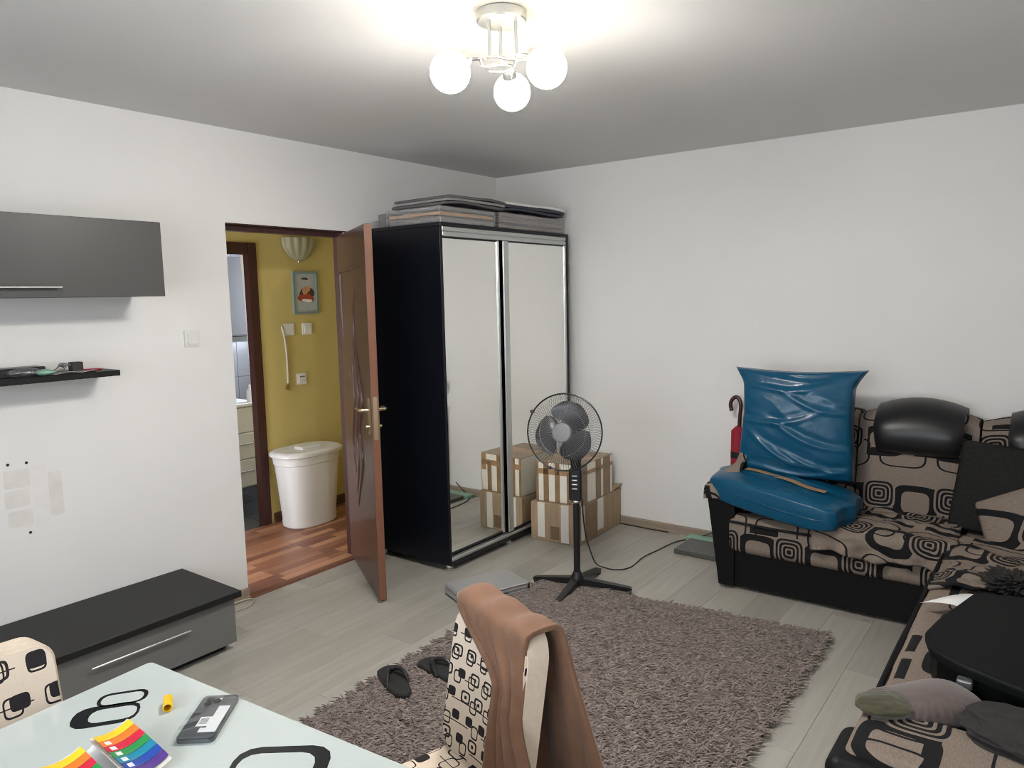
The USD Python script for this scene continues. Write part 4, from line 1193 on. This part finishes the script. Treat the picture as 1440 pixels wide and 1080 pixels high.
tab_pack('curled pack of rainbow index tabs on the table, nearest to the phone', (2.178, -4.022))
tab_pack('curled pack of rainbow index tabs at the lower edge, farther from the phone', (2.198, -4.124))


# ================================================================== CHAIRS
def chair(label, loc, rot, fab, seat_fab, ht=.885, w=.43, rc=.075):
    """Local axes: x across the chair, -y the way it faces. A slightly bowed upholstered back on legs."""
    t = thing('dining_chair', label, 'chair', loc, rot)
    yb = lambda z: .0 + .075 * np.clip((z - .45) / .43, -1, 1.2)        # the back leans backwards
    zs0 = .40

    def outline():
        h = ht - zs0
        p = affinity.translate(rrect(w, h, rc, 8), 0, zs0 + h / 2)
        return p

    def panel(y0, y1, inset, n=1):
        p = outline().buffer(-inset)
        mm = prism(p, y1 - y0)
        v, f = trimesh.remesh.subdivide_to_size(mm.vertices, mm.faces, .05)
        mm = trimesh.Trimesh(v, f); mm.merge_vertices()
        v = np.asarray(mm.vertices)
        X, Z, Y = v[:, 0], v[:, 1], y0 + v[:, 2]
        bow = .018 * (X / (w / 2)) ** 2
        return trimesh.Trimesh(np.stack([X, Y + yb(Z) - bow, Z], 1), mm.faces[:, ::-1], process=False)
    b = part(t, 'backrest', panel(-.034, .030, .0), M['chair_plain'], world=False, smooth=35)
    part(b, 'front_cloth', panel(-.040, -.0335, .006), M[fab], world=False, smooth=35)
    part(b, 'rear_cloth', panel(.0295, .034, .012), M['chair_back'], world=False, smooth=35)
    if ht < .85:
        part(b, 'care_tag', box(w / 2 - .05, w / 2 - .03, -.006 + yb(ht), .006 + yb(ht), ht - .004, ht + .0022), M['label'], world=False, smooth=False)
    seat = rbox(-w / 2, w / 2, -.38, .03, .345, .412, .03)
    sv = np.asarray(seat.vertices)
    part(t, 'seat', seat, M[seat_fab], world=False, smooth=40)
    for sx_ in (-1, 1):
        part(t, 'leg', tube([[sx_ * (w / 2 - .03), -.34, .35], [sx_ * (w / 2 - .02), -.365, .0005]], [.016, .012], 12), M['chair_leg'], world=False)
        part(t, 'leg', tube([[sx_ * (w / 2 - .03), .0, .35], [sx_ * (w / 2 - .03), .05, .0005]], [.016, .012], 12), M['chair_leg'], world=False)
    return t


C1 = (2.437, -3.222, 0); C1R = math.radians(-17.0); C1H = .812; C1W = .335
chair('cream dining chair with dark squiggle print and a brown garment over its back', C1, C1R, 'chair_print_small', 'chair_seat_print', C1H, C1W)
chair('cream dining chair with dark rounded-square print behind the table corner', (1.752, -4.15, 0), math.radians(94), 'chair_print', 'chair_seat_print', .865, .36, .045)

# the brown garment over the chair back
cr, sr = math.cos(C1R), math.sin(C1R)
jk = thing('brown_garment', 'soft brown fleece garment draped over the back of the cream chair', 'garment', (C1[0], C1[1], .86), C1R)


def chair_pt(a, y, z):
    return np.stack([C1[0] + cr * a - sr * y, C1[1] + sr * a + cr * y, z], -1)


def drape(u, v):
    """u across, v from the front hem over the top of the back to its rear hem."""
    HT = C1H
    s = (v - .47) / .53 * .62                       # signed length from the top edge, rear positive
    s = np.where(v < .47, (v - .47) / .47 * .58, s)
    drop = np.maximum(np.abs(s) - .035, 0)
    arc = np.clip(s / .035, -1, 1)
    z = HT + .008 + .006 * np.cos(arc * PI / 2) - drop
    lean = .075 * np.clip((z - .45) / .43, -1, 1.2)
    y = lean + arc * .048 + np.where(s > 0, .20 * drop, -.02 * drop)
    front = s < 0
    k = np.clip(drop / .16, 0, 1); k = k * k * (3 - 2 * k)
    wl = np.where(front, -.170 + .235 * k, -.175)
    wr = np.where(front, .150 + .012 * k + .30 * np.clip((drop - .20) / .3, 0, 1) ** 1.3, .150 + .20 * np.clip(drop / .5, 0, 1))
    a = wl + (wr - wl) * u
    fold = .010 * np.sin(u * 15 + v * 5) * (.3 + k) + .012 * np.sin(u * 6.5 + 1) * k
    y = y + np.where(front, -1, 1) * (np.abs(fold) + .004) * np.clip(drop / .03, 0, 1)
    z = z + .006 * np.sin(u * 5 + .8) * (1 - k) + .006 * np.sin(u * 17) * np.exp(-(s / .05) ** 2)
    edge = np.clip(np.abs(u - .5) * 2, 0, 1) ** 6
    y = y + np.where(front, .010, -.0) * edge * k
    return chair_pt(a, y, z)


part(jk, 'cloth', shell(drape, 50, 90, .012), M['velvet'], smooth=True)

# ================================================================== CORNER SOFA
sf = thing('corner_sofa', 'large corner sofa of beige patterned fabric and black leather', 'sofa', (3.1, -.6, 0))
part(sf, 'base', cat_([cbox(2.115, 3.95, -.738, -.06, .02, .235, .01), cbox(3.17, 4.02, -2.66, -.739, .02, .235, .01)]), M['leather'], 'black leather base', smooth=False)


def soft_block(x0, x1, y0, y1, z0, z1, r, amp=.006, seed=0, size=.05, crown=0.0):
    b = rbox(x0, x1, y0, y1, z0, z1, r)
    v, f = trimesh.remesh.subdivide_to_size(b.vertices, b.faces, size)
    b = trimesh.Trimesh(v, f); b.merge_vertices()
    v = np.asarray(b.vertices)
    q = meshkit.fbm(v * 6.0, 3, seed) - .5
    v = v + b.vertex_normals * (q * amp * 2)[:, None]
    if crown:
        k = np.clip(1 - ((v[:, 0] - (x0 + x1) / 2) / ((x1 - x0) / 2)) ** 2, 0, 1) * np.clip(1 - ((v[:, 1] - (y0 + y1) / 2) / ((y1 - y0) / 2)) ** 2, 0, 1)
        v[:, 2] += np.where(v[:, 2] > (z0 + z1) / 2, crown * k, 0)
    return trimesh.Trimesh(v, b.faces, process=False)


part(sf, 'seat', soft_block(2.14, 3.30, -.765, -.28, .215, .425, .045, .005, 1, crown=.012), M['sofa_xz'], 'patterned seat', smooth=60)
part(sf, 'seat', soft_block(3.185, 4.0, -2.60, -.28, .215, .435, .05, .007, 2, crown=.012), M['sofa_yz'], 'patterned seat', smooth=60)
part(sf, 'piping', tube([[3.188, y, .418 + .003 * math.sin(9 * y)] for y in np.linspace(-2.50, -.80, 30)], .009, 8), M['leather'])
part(sf, 'piping', tube([[x, -.770, .392 + .004 * math.sin(7 * x)] for x in np.linspace(2.16, 2.66, 14)], .007, 8), M['leather'])
# left arm: leans outwards, its top climbs to the back
prof = [(-.752, .02), (-.752, .535), (-.70, .585), (-.28, .925), (-.06, .975), (-.06, .02)]
V, Fc = [], []
am = prism(prof, 1.0)
av, af = trimesh.remesh.subdivide_to_size(am.vertices, am.faces, .06)
am = trimesh.Trimesh(av, af)
vv = np.asarray(am.vertices); yy, zz, tt = vv[:, 0], vv[:, 1], vv[:, 2]
xo = 2.098 - .078 * np.clip(zz / .55, 0, 1) + .125 * np.clip((zz - .555) / .12, 0, 1)
xx_ = np.where(tt < .5, xo, 2.18)
part(sf, 'armrest', trimesh.Trimesh(np.stack([xx_, yy, zz], 1), am.faces, process=False), M['leather'], 'black leather armrest', smooth=False)
capp = spline([(-.762, .50), (-.757, .545), (-.715, .592), (-.50, .765), (-.28, .943), (-.16, .985), (-.07, .995)], 40)
cap = shell(lambda u, v: np.stack([2.010 + .128 * np.clip((np.interp(v, np.linspace(0, 1, 40), capp[:, 1]) - .57) / .11, 0, 1) * (1 - u) + .165 * u, np.interp(v, np.linspace(0, 1, 40), capp[:, 0]), np.interp(v, np.linspace(0, 1, 40), capp[:, 1]) + .012 * np.sin(PI * u)], -1), 9, 40, .022)
part(sf, 'arm_pad', cap, M['sofa_arm'], 'patterned arm top', smooth=40)


def back_section(x0, x1, z_edge, z_mid, yf_top=-.285, yf_bot=-.335):
    """A leaning upholstered back with an arched top edge."""
    def fn(u, v):
        X = x0 + (x1 - x0) * u
        zt = z_edge + (z_mid - z_edge) * np.sin(PI * u) ** 1.2
        rnd = .012 * (np.abs(2 * u - 1) ** 6)
        t = v * 4.0
        # profile in (y, z): up the front, over the top, down the rear
        fz = np.clip(t / 2.6, 0, 1); over = np.clip((t - 2.6) / .9, 0, 1); dn_ = np.clip((t - 3.5) / .5, 0, 1)
        y = yf_bot + (yf_top - yf_bot) * fz - .018 * np.sin(PI * fz)
        z = .40 + (zt - .05 - .40) * fz
        yr = -.075
        y = np.where(over > 0, yf_top + (yr - yf_top) * (1 - np.cos(over * PI)) / 2, y)
        z = np.where(over > 0, zt - .05 + .05 * np.sin(over * PI), z)
        z = np.where(dn_ > 0, zt - .05 - (zt - .45) * dn_, z); y = np.where(dn_ > 0, yr, y)
        return np.stack([X, y + rnd * 2, z - rnd], -1)
    P, Fx = grid(fn, 26, 70)
    n = len(P)
    # close the two ends
    ends = []
    idx = np.arange(n).reshape(26, 70)
    V = list(P)
    for row, flip in ((idx[0], False), (idx[-1], True)):
        c = len(V); V.append(P[row].mean(0))
        for a, b in zip(row, np.roll(row, -1)):
            ends.append([c, b, a] if not flip else [c, a, b])
    return trimesh.Trimesh(np.array(V), np.vstack([Fx, ends]), process=False)


SECT = [(2.15, 2.690, .985, .995), (2.700, 3.262, .972, 1.030), (3.272, 3.95, .965, 1.02)]
for x0, x1, a, b in SECT:
    part(sf, 'backrest', back_section(x0, x1, a, b), M['sofa_xz'], 'patterned backrest', smooth=50)


def headrest(x0, x1, zt):
    """A leather pad that wraps the arched top of the back."""
    pr_ = spline([(-.318, .782), (-.350, .80), (-.372, .87), (-.352, .945), (-.30, 1.005), (-.22, 1.036), (-.13, 1.030), (-.085, .985)], 50)
    def fn(u, v):
        e = np.abs(2 * u - 1)
        arch = .042 * (1 - e ** 2) - .042
        pinch = 1 - .35 * e ** 8
        y = np.interp(v, np.linspace(0, 1, 50), pr_[:, 0]); z = np.interp(v, np.linspace(0, 1, 50), pr_[:, 1])
        xs = x0 + (x1 - x0) * u
        taper = np.clip((.93 - z) / .15, 0, 1)
        mid = (x0 + x1) / 2
        xs = mid + (xs - mid) * (1 - .09 * taper)
        y = -.30 + (y + .30) * np.where(y < -.30, pinch, 1.0)
        return np.stack([xs, y, z + arch * np.clip((z - .85) / .15, 0, 1) + (zt - 1.036)], -1)
    return shell(fn, 40, 50, .030)


part(sf, 'headrest', headrest(2.792, 3.195, 1.040), M['leather_head'], 'black leather headrest', smooth=60)
part(sf, 'headrest', headrest(3.395, 3.83, 1.030), M['leather_head'], 'black leather headrest', smooth=60)
part(sf, 'backrest', soft_block(3.80, 4.10, -2.60, -.40, .40, .97, .06, .006, 9), M['sofa_yz'], 'patterned backrest', smooth=60)
part(sf, 'armrest', soft_block(3.165, 4.02, -2.82, -2.605, .02, .485, .035, .003, 4), M['leather'], 'black leather armrest', smooth=50)
part(sf, 'arm_pad', soft_block(3.20, 4.0, -2.765, -2.50, .435, .502, .028, .004, 5), M['sofa_yz'], 'patterned arm top', smooth=60)

# wrinkled cover on the seat, over the front edge
def cover_fn(u, v):
    X = 2.62 + .60 * u + .05 * (1 - v) * (u - .5)
    path_y = np.interp(v, [0, .22, .30, .5, 1], [-.795, -.795, -.775, -.60, -.33])
    path_z = np.interp(v, [0, .22, .30, .5, 1], [.315, .405, .435, .462, .452])
    q = np.stack([u * 7 + v * 3, v * 9 - u * 2, 0 * u], -1)
    w = (meshkit.fbm(q, 3, 21) - .5)
    hem = np.clip(.18 - v, 0, .18)
    return np.stack([X, path_y - .03 * w - hem * .10 * np.sin(u * 30), path_z + .045 * w * np.clip(v * 4, .2, 1) + .06 * hem * np.sin(u * 11) + .010], -1)


single('seat_throw', shell(cover_fn, 60, 50, .014), M['throw_print'], 'wrinkled patterned throw on the sofa seat beside the blue parcels', 'throw', smooth=True)


def cover2(u, v):
    X = 3.20 + .62 * u; Y = -.62 - .72 * v
    q = np.stack([u * 6 + 2, v * 8, 0 * u + 4], -1)
    w = meshkit.fbm(q, 3, 33) - .5
    return np.stack([X - .02 * w, Y, .462 + .06 * w - .06 * np.clip(.10 - u, 0, .1) / .1 * .6], -1)


single('seat_throw', shell(cover2, 50, 50, .014), M['throw_print'], 'rumpled patterned throw on the corner seat behind the black case', 'throw', smooth=True)

# loose cushions in the corner
def cushion(name, label, c, size, rx, ry, rz, mat, t=.14):
    mm = pillow(size[0], size[1], t, 34, .55, wrinkle=.004, seed=8)
    mm.apply_transform(trimesh.transformations.euler_matrix(rx, ry, rz)); mm.apply_translation(c)
    return single(name, mm, mat, label, 'cushion', smooth=True)


cushion('charcoal_cushion', 'plain charcoal cushion leaning in the sofa corner', (3.46, -.455, .655), (.56, .44), math.radians(74), math.radians(4), math.radians(-6), M['charcoal'], .12)
cushion('patterned_cushion', 'patterned cushion leaning against the charcoal cushion', (3.53, -.66, .585), (.46, .36), math.radians(56), math.radians(-28), math.radians(-8), M['cushion_print'], .12)

# ================================================================== THINGS ON AND BESIDE THE SOFA
# upright blue parcel
def parcel_edge(u, v, X, Y):
    # v: 0 at the bottom, 1 at the top; slightly waisted sides, pointed upper corners
    waist = 1 - .05 * np.sin(PI * np.clip((v - .2) / .8, 0, 1)) ** 1.2
    ear = .050 * np.clip((v - .84) / .16, 0, 1) ** 1.3
    X = X * waist + np.sign(X) * ear * np.abs(2 * (u - .5)) ** 3
    Y = Y - .030 * np.sin(PI * u) * np.clip((v - .7) / .3, 0, 1) * .6
    return X, Y


def creases(m, folds, seed):
    """Long soft folds of tight film: folds are (x0, y0, angle, length, depth)."""
    v = np.asarray(m.vertices).copy()
    for x0, y0, a, L, d in folds:
        c, s_ = math.cos(a), math.sin(a)
        al = (v[:, 0] - x0) * c + (v[:, 1] - y0) * s_
        ac = -(v[:, 0] - x0) * s_ + (v[:, 1] - y0) * c + .03 * np.sin(al * 9 + seed)
        k = np.exp(-(al / L) ** 2) * (np.exp(-(ac / .014) ** 2) - .6 * np.exp(-((ac - .03) / .022) ** 2))
        v[:, 2] += np.where(v[:, 2] > .01, .7 * d * k, 0)
    return trimesh.Trimesh(v, m.faces, process=False)


bg = pillow(.60, .60, .26, 90, .20, parcel_edge, wrinkle=.006, seed=2, fscale=2.0)
bg = creases(bg, [(-.05, .20, .10, .22, .014), (.08, .12, -.25, .16, .012), (-.10, .02, .18, .2, .014), (.05, -.06, -.30, .2, .016), (-.08, -.15, -.42, .16, .016), (.10, -.20, -.2, .2, .014), (0, -.26, .05, .25, .016), (.0, .275, .02, .3, -.012)], 1.0)
bg.apply_transform(trimesh.transformations.euler_matrix(math.radians(84), 0, math.radians(5)))
bg.apply_translation([2.415, -.440, .915])
single('blue_parcel', bg, M['blue_bag'], 'upright blue polythene parcel leaning on the sofa back', 'parcel', smooth=True)


def parcel_edge2(u, v, X, Y):
    pinch = 1 - .22 * np.abs(2 * u - 1) ** 6
    return X + np.sign(X) * .03 * np.exp(-((v - .5) / .18) ** 2) * np.abs(2 * u - 1) ** 4, Y * pinch


B2M = trimesh.transformations.euler_matrix(math.radians(2), math.radians(6.5), math.radians(-9))
B2M[:3, 3] = [2.40, -.615, .540]
b2 = pillow(.72, .43, .185, 90, .15, parcel_edge2, wrinkle=.005, seed=6, fscale=2.0)
b2 = creases(b2, [(-.1, .0, .1, .2, .008), (.12, .08, -.2, .15, .008)], 2.0)
b2.apply_transform(B2M)
pb = thing('blue_parcel', 'flat blue polythene parcel lying on the sofa seat and arm', 'parcel', (2.40, -.6, .45))
part(pb, 'bag', b2, M['blue_bag'], smooth=True)
seam = tube([[-.36 + .72 * t, -.217 + .06 * abs(2 * t - 1) ** 6 + .002 * math.sin(20 * t), .006 * math.sin(7 * t)] for t in np.linspace(0, 1, 40)], .0035, 6)
part(pb, 'seam', seam.apply_transform(B2M), M['blue_bag'], smooth=True)
tp = shell(lambda u, v: np.stack([-.22 + .46 * u, -.045 + .045 * v + .02 * np.sin(u * 5), .0975 + .002 * np.sin(u * 14)], -1), 30, 5, .0012)
part(pb, 'packing_tape', tp.apply_transform(B2M), M['orange_tape'], 'brown packing tape', smooth=True)

# umbrella
um = thing('red_umbrella', 'folded red umbrella with a brown crook handle beside the sofa arm', 'umbrella', (1.945, -.085, 0))
part(um, 'canopy', tube([[1.935, -.10, .035], [1.936, -.098, .06], [1.944, -.095, .35], [1.953, -.09, .62], [1.955, -.088, .77], [1.956, -.088, .80]], [.006, .012, .032, .042, .044, .016], 14), M['umbrella_red'], smooth=30)
part(um, 'handle', tube(spline([[1.962, -.088, .79], [1.968, -.088, .90], [1.966, -.088, .955], [1.942, -.088, .985], [1.912, -.088, .965], [1.905, -.088, .92], [1.912, -.088, .895]], 40), .0125, 12), M['handle_wood'])
part(um, 'ferrule', tube([[1.935, -.10, .0006], [1.935, -.10, .04]], [.004, .006], 10), M['alu'])
part(um, 'closing_strap', tube([[1.9535, -.0895, .60], [1.955, -.089, .64]], [.0445, .0462], 14), M['black_plastic'])

# flat things on the floor by the sofa
sc_ = thing('bathroom_scale', 'flat dark grey scale on the floor half behind the sofa arm', 'scale', (1.85, -.27, 0))
part(sc_, 'body', cbox(1.655, 2.01, -.385, -.13, .001, .032, .004), M['scale_grey'], smooth=False)
part(sc_, 'base', box(1.66, 2.0, -.380, -.13, .0006, .012), M['black_plastic'], smooth=False)
single('mint_folder', cbox(1.62, 1.95, -.125, -.035, .0006, .030, .003), M['mint'], 'mint green plastic folder on the floor behind the grey scale', 'folder', smooth=False)

# black case on the right wing
CP = np.array([(3.385, -1.70), (3.31, -2.02), (3.292, -2.14), (3.325, -2.255), (3.40, -2.315), (3.60, -2.40), (3.80, -2.42), (3.86, -2.30), (3.83, -1.80), (3.75, -1.67), (3.55, -1.655)])
cpoly = Polygon(CP).buffer(-.03).buffer(.03)
bc = thing('black_case', 'large flat black case with rounded corners on the right wing of the sofa', 'case', (3.55, -2.0, .45))
part(bc, 'body', prism(cpoly.buffer(-.018), .098, .462), M['case_black'], smooth=40)


def bevel_slab(poly, z0, z1, r=.012, n=4):
    ms = []
    pts = []
    P0 = poly
    lv = [(0, z0)] + [(r * (1 - math.cos(t)), z1 - r + r * math.sin(t)) for t in np.linspace(0, PI / 2, n)]
    ring = None
    N = 120
    V, Fb = [], []
    for ins, z in lv:
        e = poly.buffer(-ins) if ins else poly
        L = e.exterior
        p = np.array([L.interpolate(s, normalized=True).coords[0] for s in np.linspace(0, 1, N, endpoint=False)])
        k = np.argmin(np.linalg.norm(p - CP[0], axis=1)); p = np.roll(p, -k, 0)
        V.append(np.c_[p, np.full(N, z)])
    m_ = len(lv)
    for i in range(m_ - 1):
        for j in range(N):
            l = (j + 1) % N
            Fb += [[i * N + j, i * N + l, (i + 1) * N + l], [i * N + j, (i + 1) * N + l, (i + 1) * N + j]]
    V = np.vstack(V + [[[*poly.centroid.coords[0], z0]], [[*poly.centroid.coords[0], z1]]])
    for j in range(N):
        l = (j + 1) % N
        Fb += [[m_ * N, l, j], [m_ * N + 1, (m_ - 1) * N + j, (m_ - 1) * N + l]]
    return trimesh.Trimesh(V, Fb, process=False)


part(bc, 'lid', bevel_slab(cpoly, .560, .588), M['case_black'], smooth=40)
for xx, yy in ((3.42, -2.345), (3.66, -2.432)):
    part(bc, 'latch', rbox(xx - .02, xx + .02, yy - .004, yy + .03, .53, .556, .006, 1), M['alu_dark'], smooth=True)

single('white_paper', shell(lambda u, v: np.stack([3.205 + .16 * u + .01 * v, -1.61 + .02 * u + (v - .42) * .20 * u, .472 + .035 * np.sin(PI * u * .6) + .012 * np.sin(4 * v) * u], -1), 16, 16, .001), M['paper'], 'crumpled white paper sticking out from under the black case', 'paper', smooth=True)

# clothes in the foreground
def heap(c, size, amp, seed, n=5, rz=0.0, freq=3.0):
    s = trimesh.creation.icosphere(n, 1.0)
    v = np.asarray(s.vertices)
    d = meshkit.fbm(v * freq + seed, 3, seed) - .5
    r = 1 + amp * d * 2
    p = v * r[:, None] * np.asarray(size) / 2
    p[:, 2] = np.maximum(p[:, 2], -size[2] * .30)
    p = p @ rotm([0, 0, 1], rz).T + np.asarray(c)
    return trimesh.Trimesh(p, s.faces, process=False)


def knit_fn():
    s = trimesh.creation.icosphere(5, 1.0); v = np.asarray(s.vertices).copy()
    th = np.arctan2(v[:, 1], v[:, 0])
    rib = 1 + .020 * np.sin(th * 46) * (1 - np.abs(v[:, 2]) ** 4)
    p = v * rib[:, None] * np.array([.155, .095, .052])
    p[:, 2] += .012 * np.sin(p[:, 0] * 22 + .5)
    p[:, 1] += .02 * np.sin(p[:, 0] * 12)
    p[:, 2] = np.maximum(p[:, 2], -.026)
    return trimesh.Trimesh(p @ rotm([0, 0, 1], math.radians(12)).T + [3.340, -2.435, .500], s.faces, process=False)


single('knitted_hat', knit_fn(), M['knit'], 'dusty pink ribbed knitted hat lying on the sofa in front of the black case', 'hat', smooth=True)
single('olive_cloth', heap((3.255, -2.530, .520), (.16, .11, .055), .22, 4, 5, .6, 1.2), M['olive'], 'crumpled olive green cloth on the sofa edge beside the knitted hat', 'cloth', smooth=True)
single('grey_clothing', heap((3.60, -2.50, .525), (.34, .22, .10), .35, 9, 5, -.1, 1.6), M['grey_cloth'], 'dark grey crumpled clothing right of the knitted hat', 'clothing', smooth=True)
single('fuzzy_scarf', heap((3.475, -1.32, .512), (.16, .20, .07), .8, 12, 5, .2, 7.0), M['grey_cloth'], 'dark fuzzy scarf on the corner seat behind the black case', 'scarf', smooth=True)

# kindred things carry one group
for prefix, grp in (('dining_chair', 'cream dining chairs at the table'), ('flip_flop', 'pair of black flip-flops on the rug'), ('index_tab_pack', 'packs of rainbow index tabs on the table'),
                    ('blue_parcel', 'blue parcels on the sofa'), ('carton', 'cartons stacked beside the wardrobe'), ('wrapped_bundle', 'wrapped boards on the wardrobe'),
                    ('flat_sheet_pack', 'loose sheets on the wardrobe'), ('seat_throw', 'patterned throws on the sofa')):
    for p in stage.GetPrimAtPath('/World').GetChildren():
        nm = p.GetName()
        if nm == prefix or (nm.startswith(prefix + '_') and nm[len(prefix) + 1:].isdigit()):
            p.SetCustomDataByKey('group', grp)
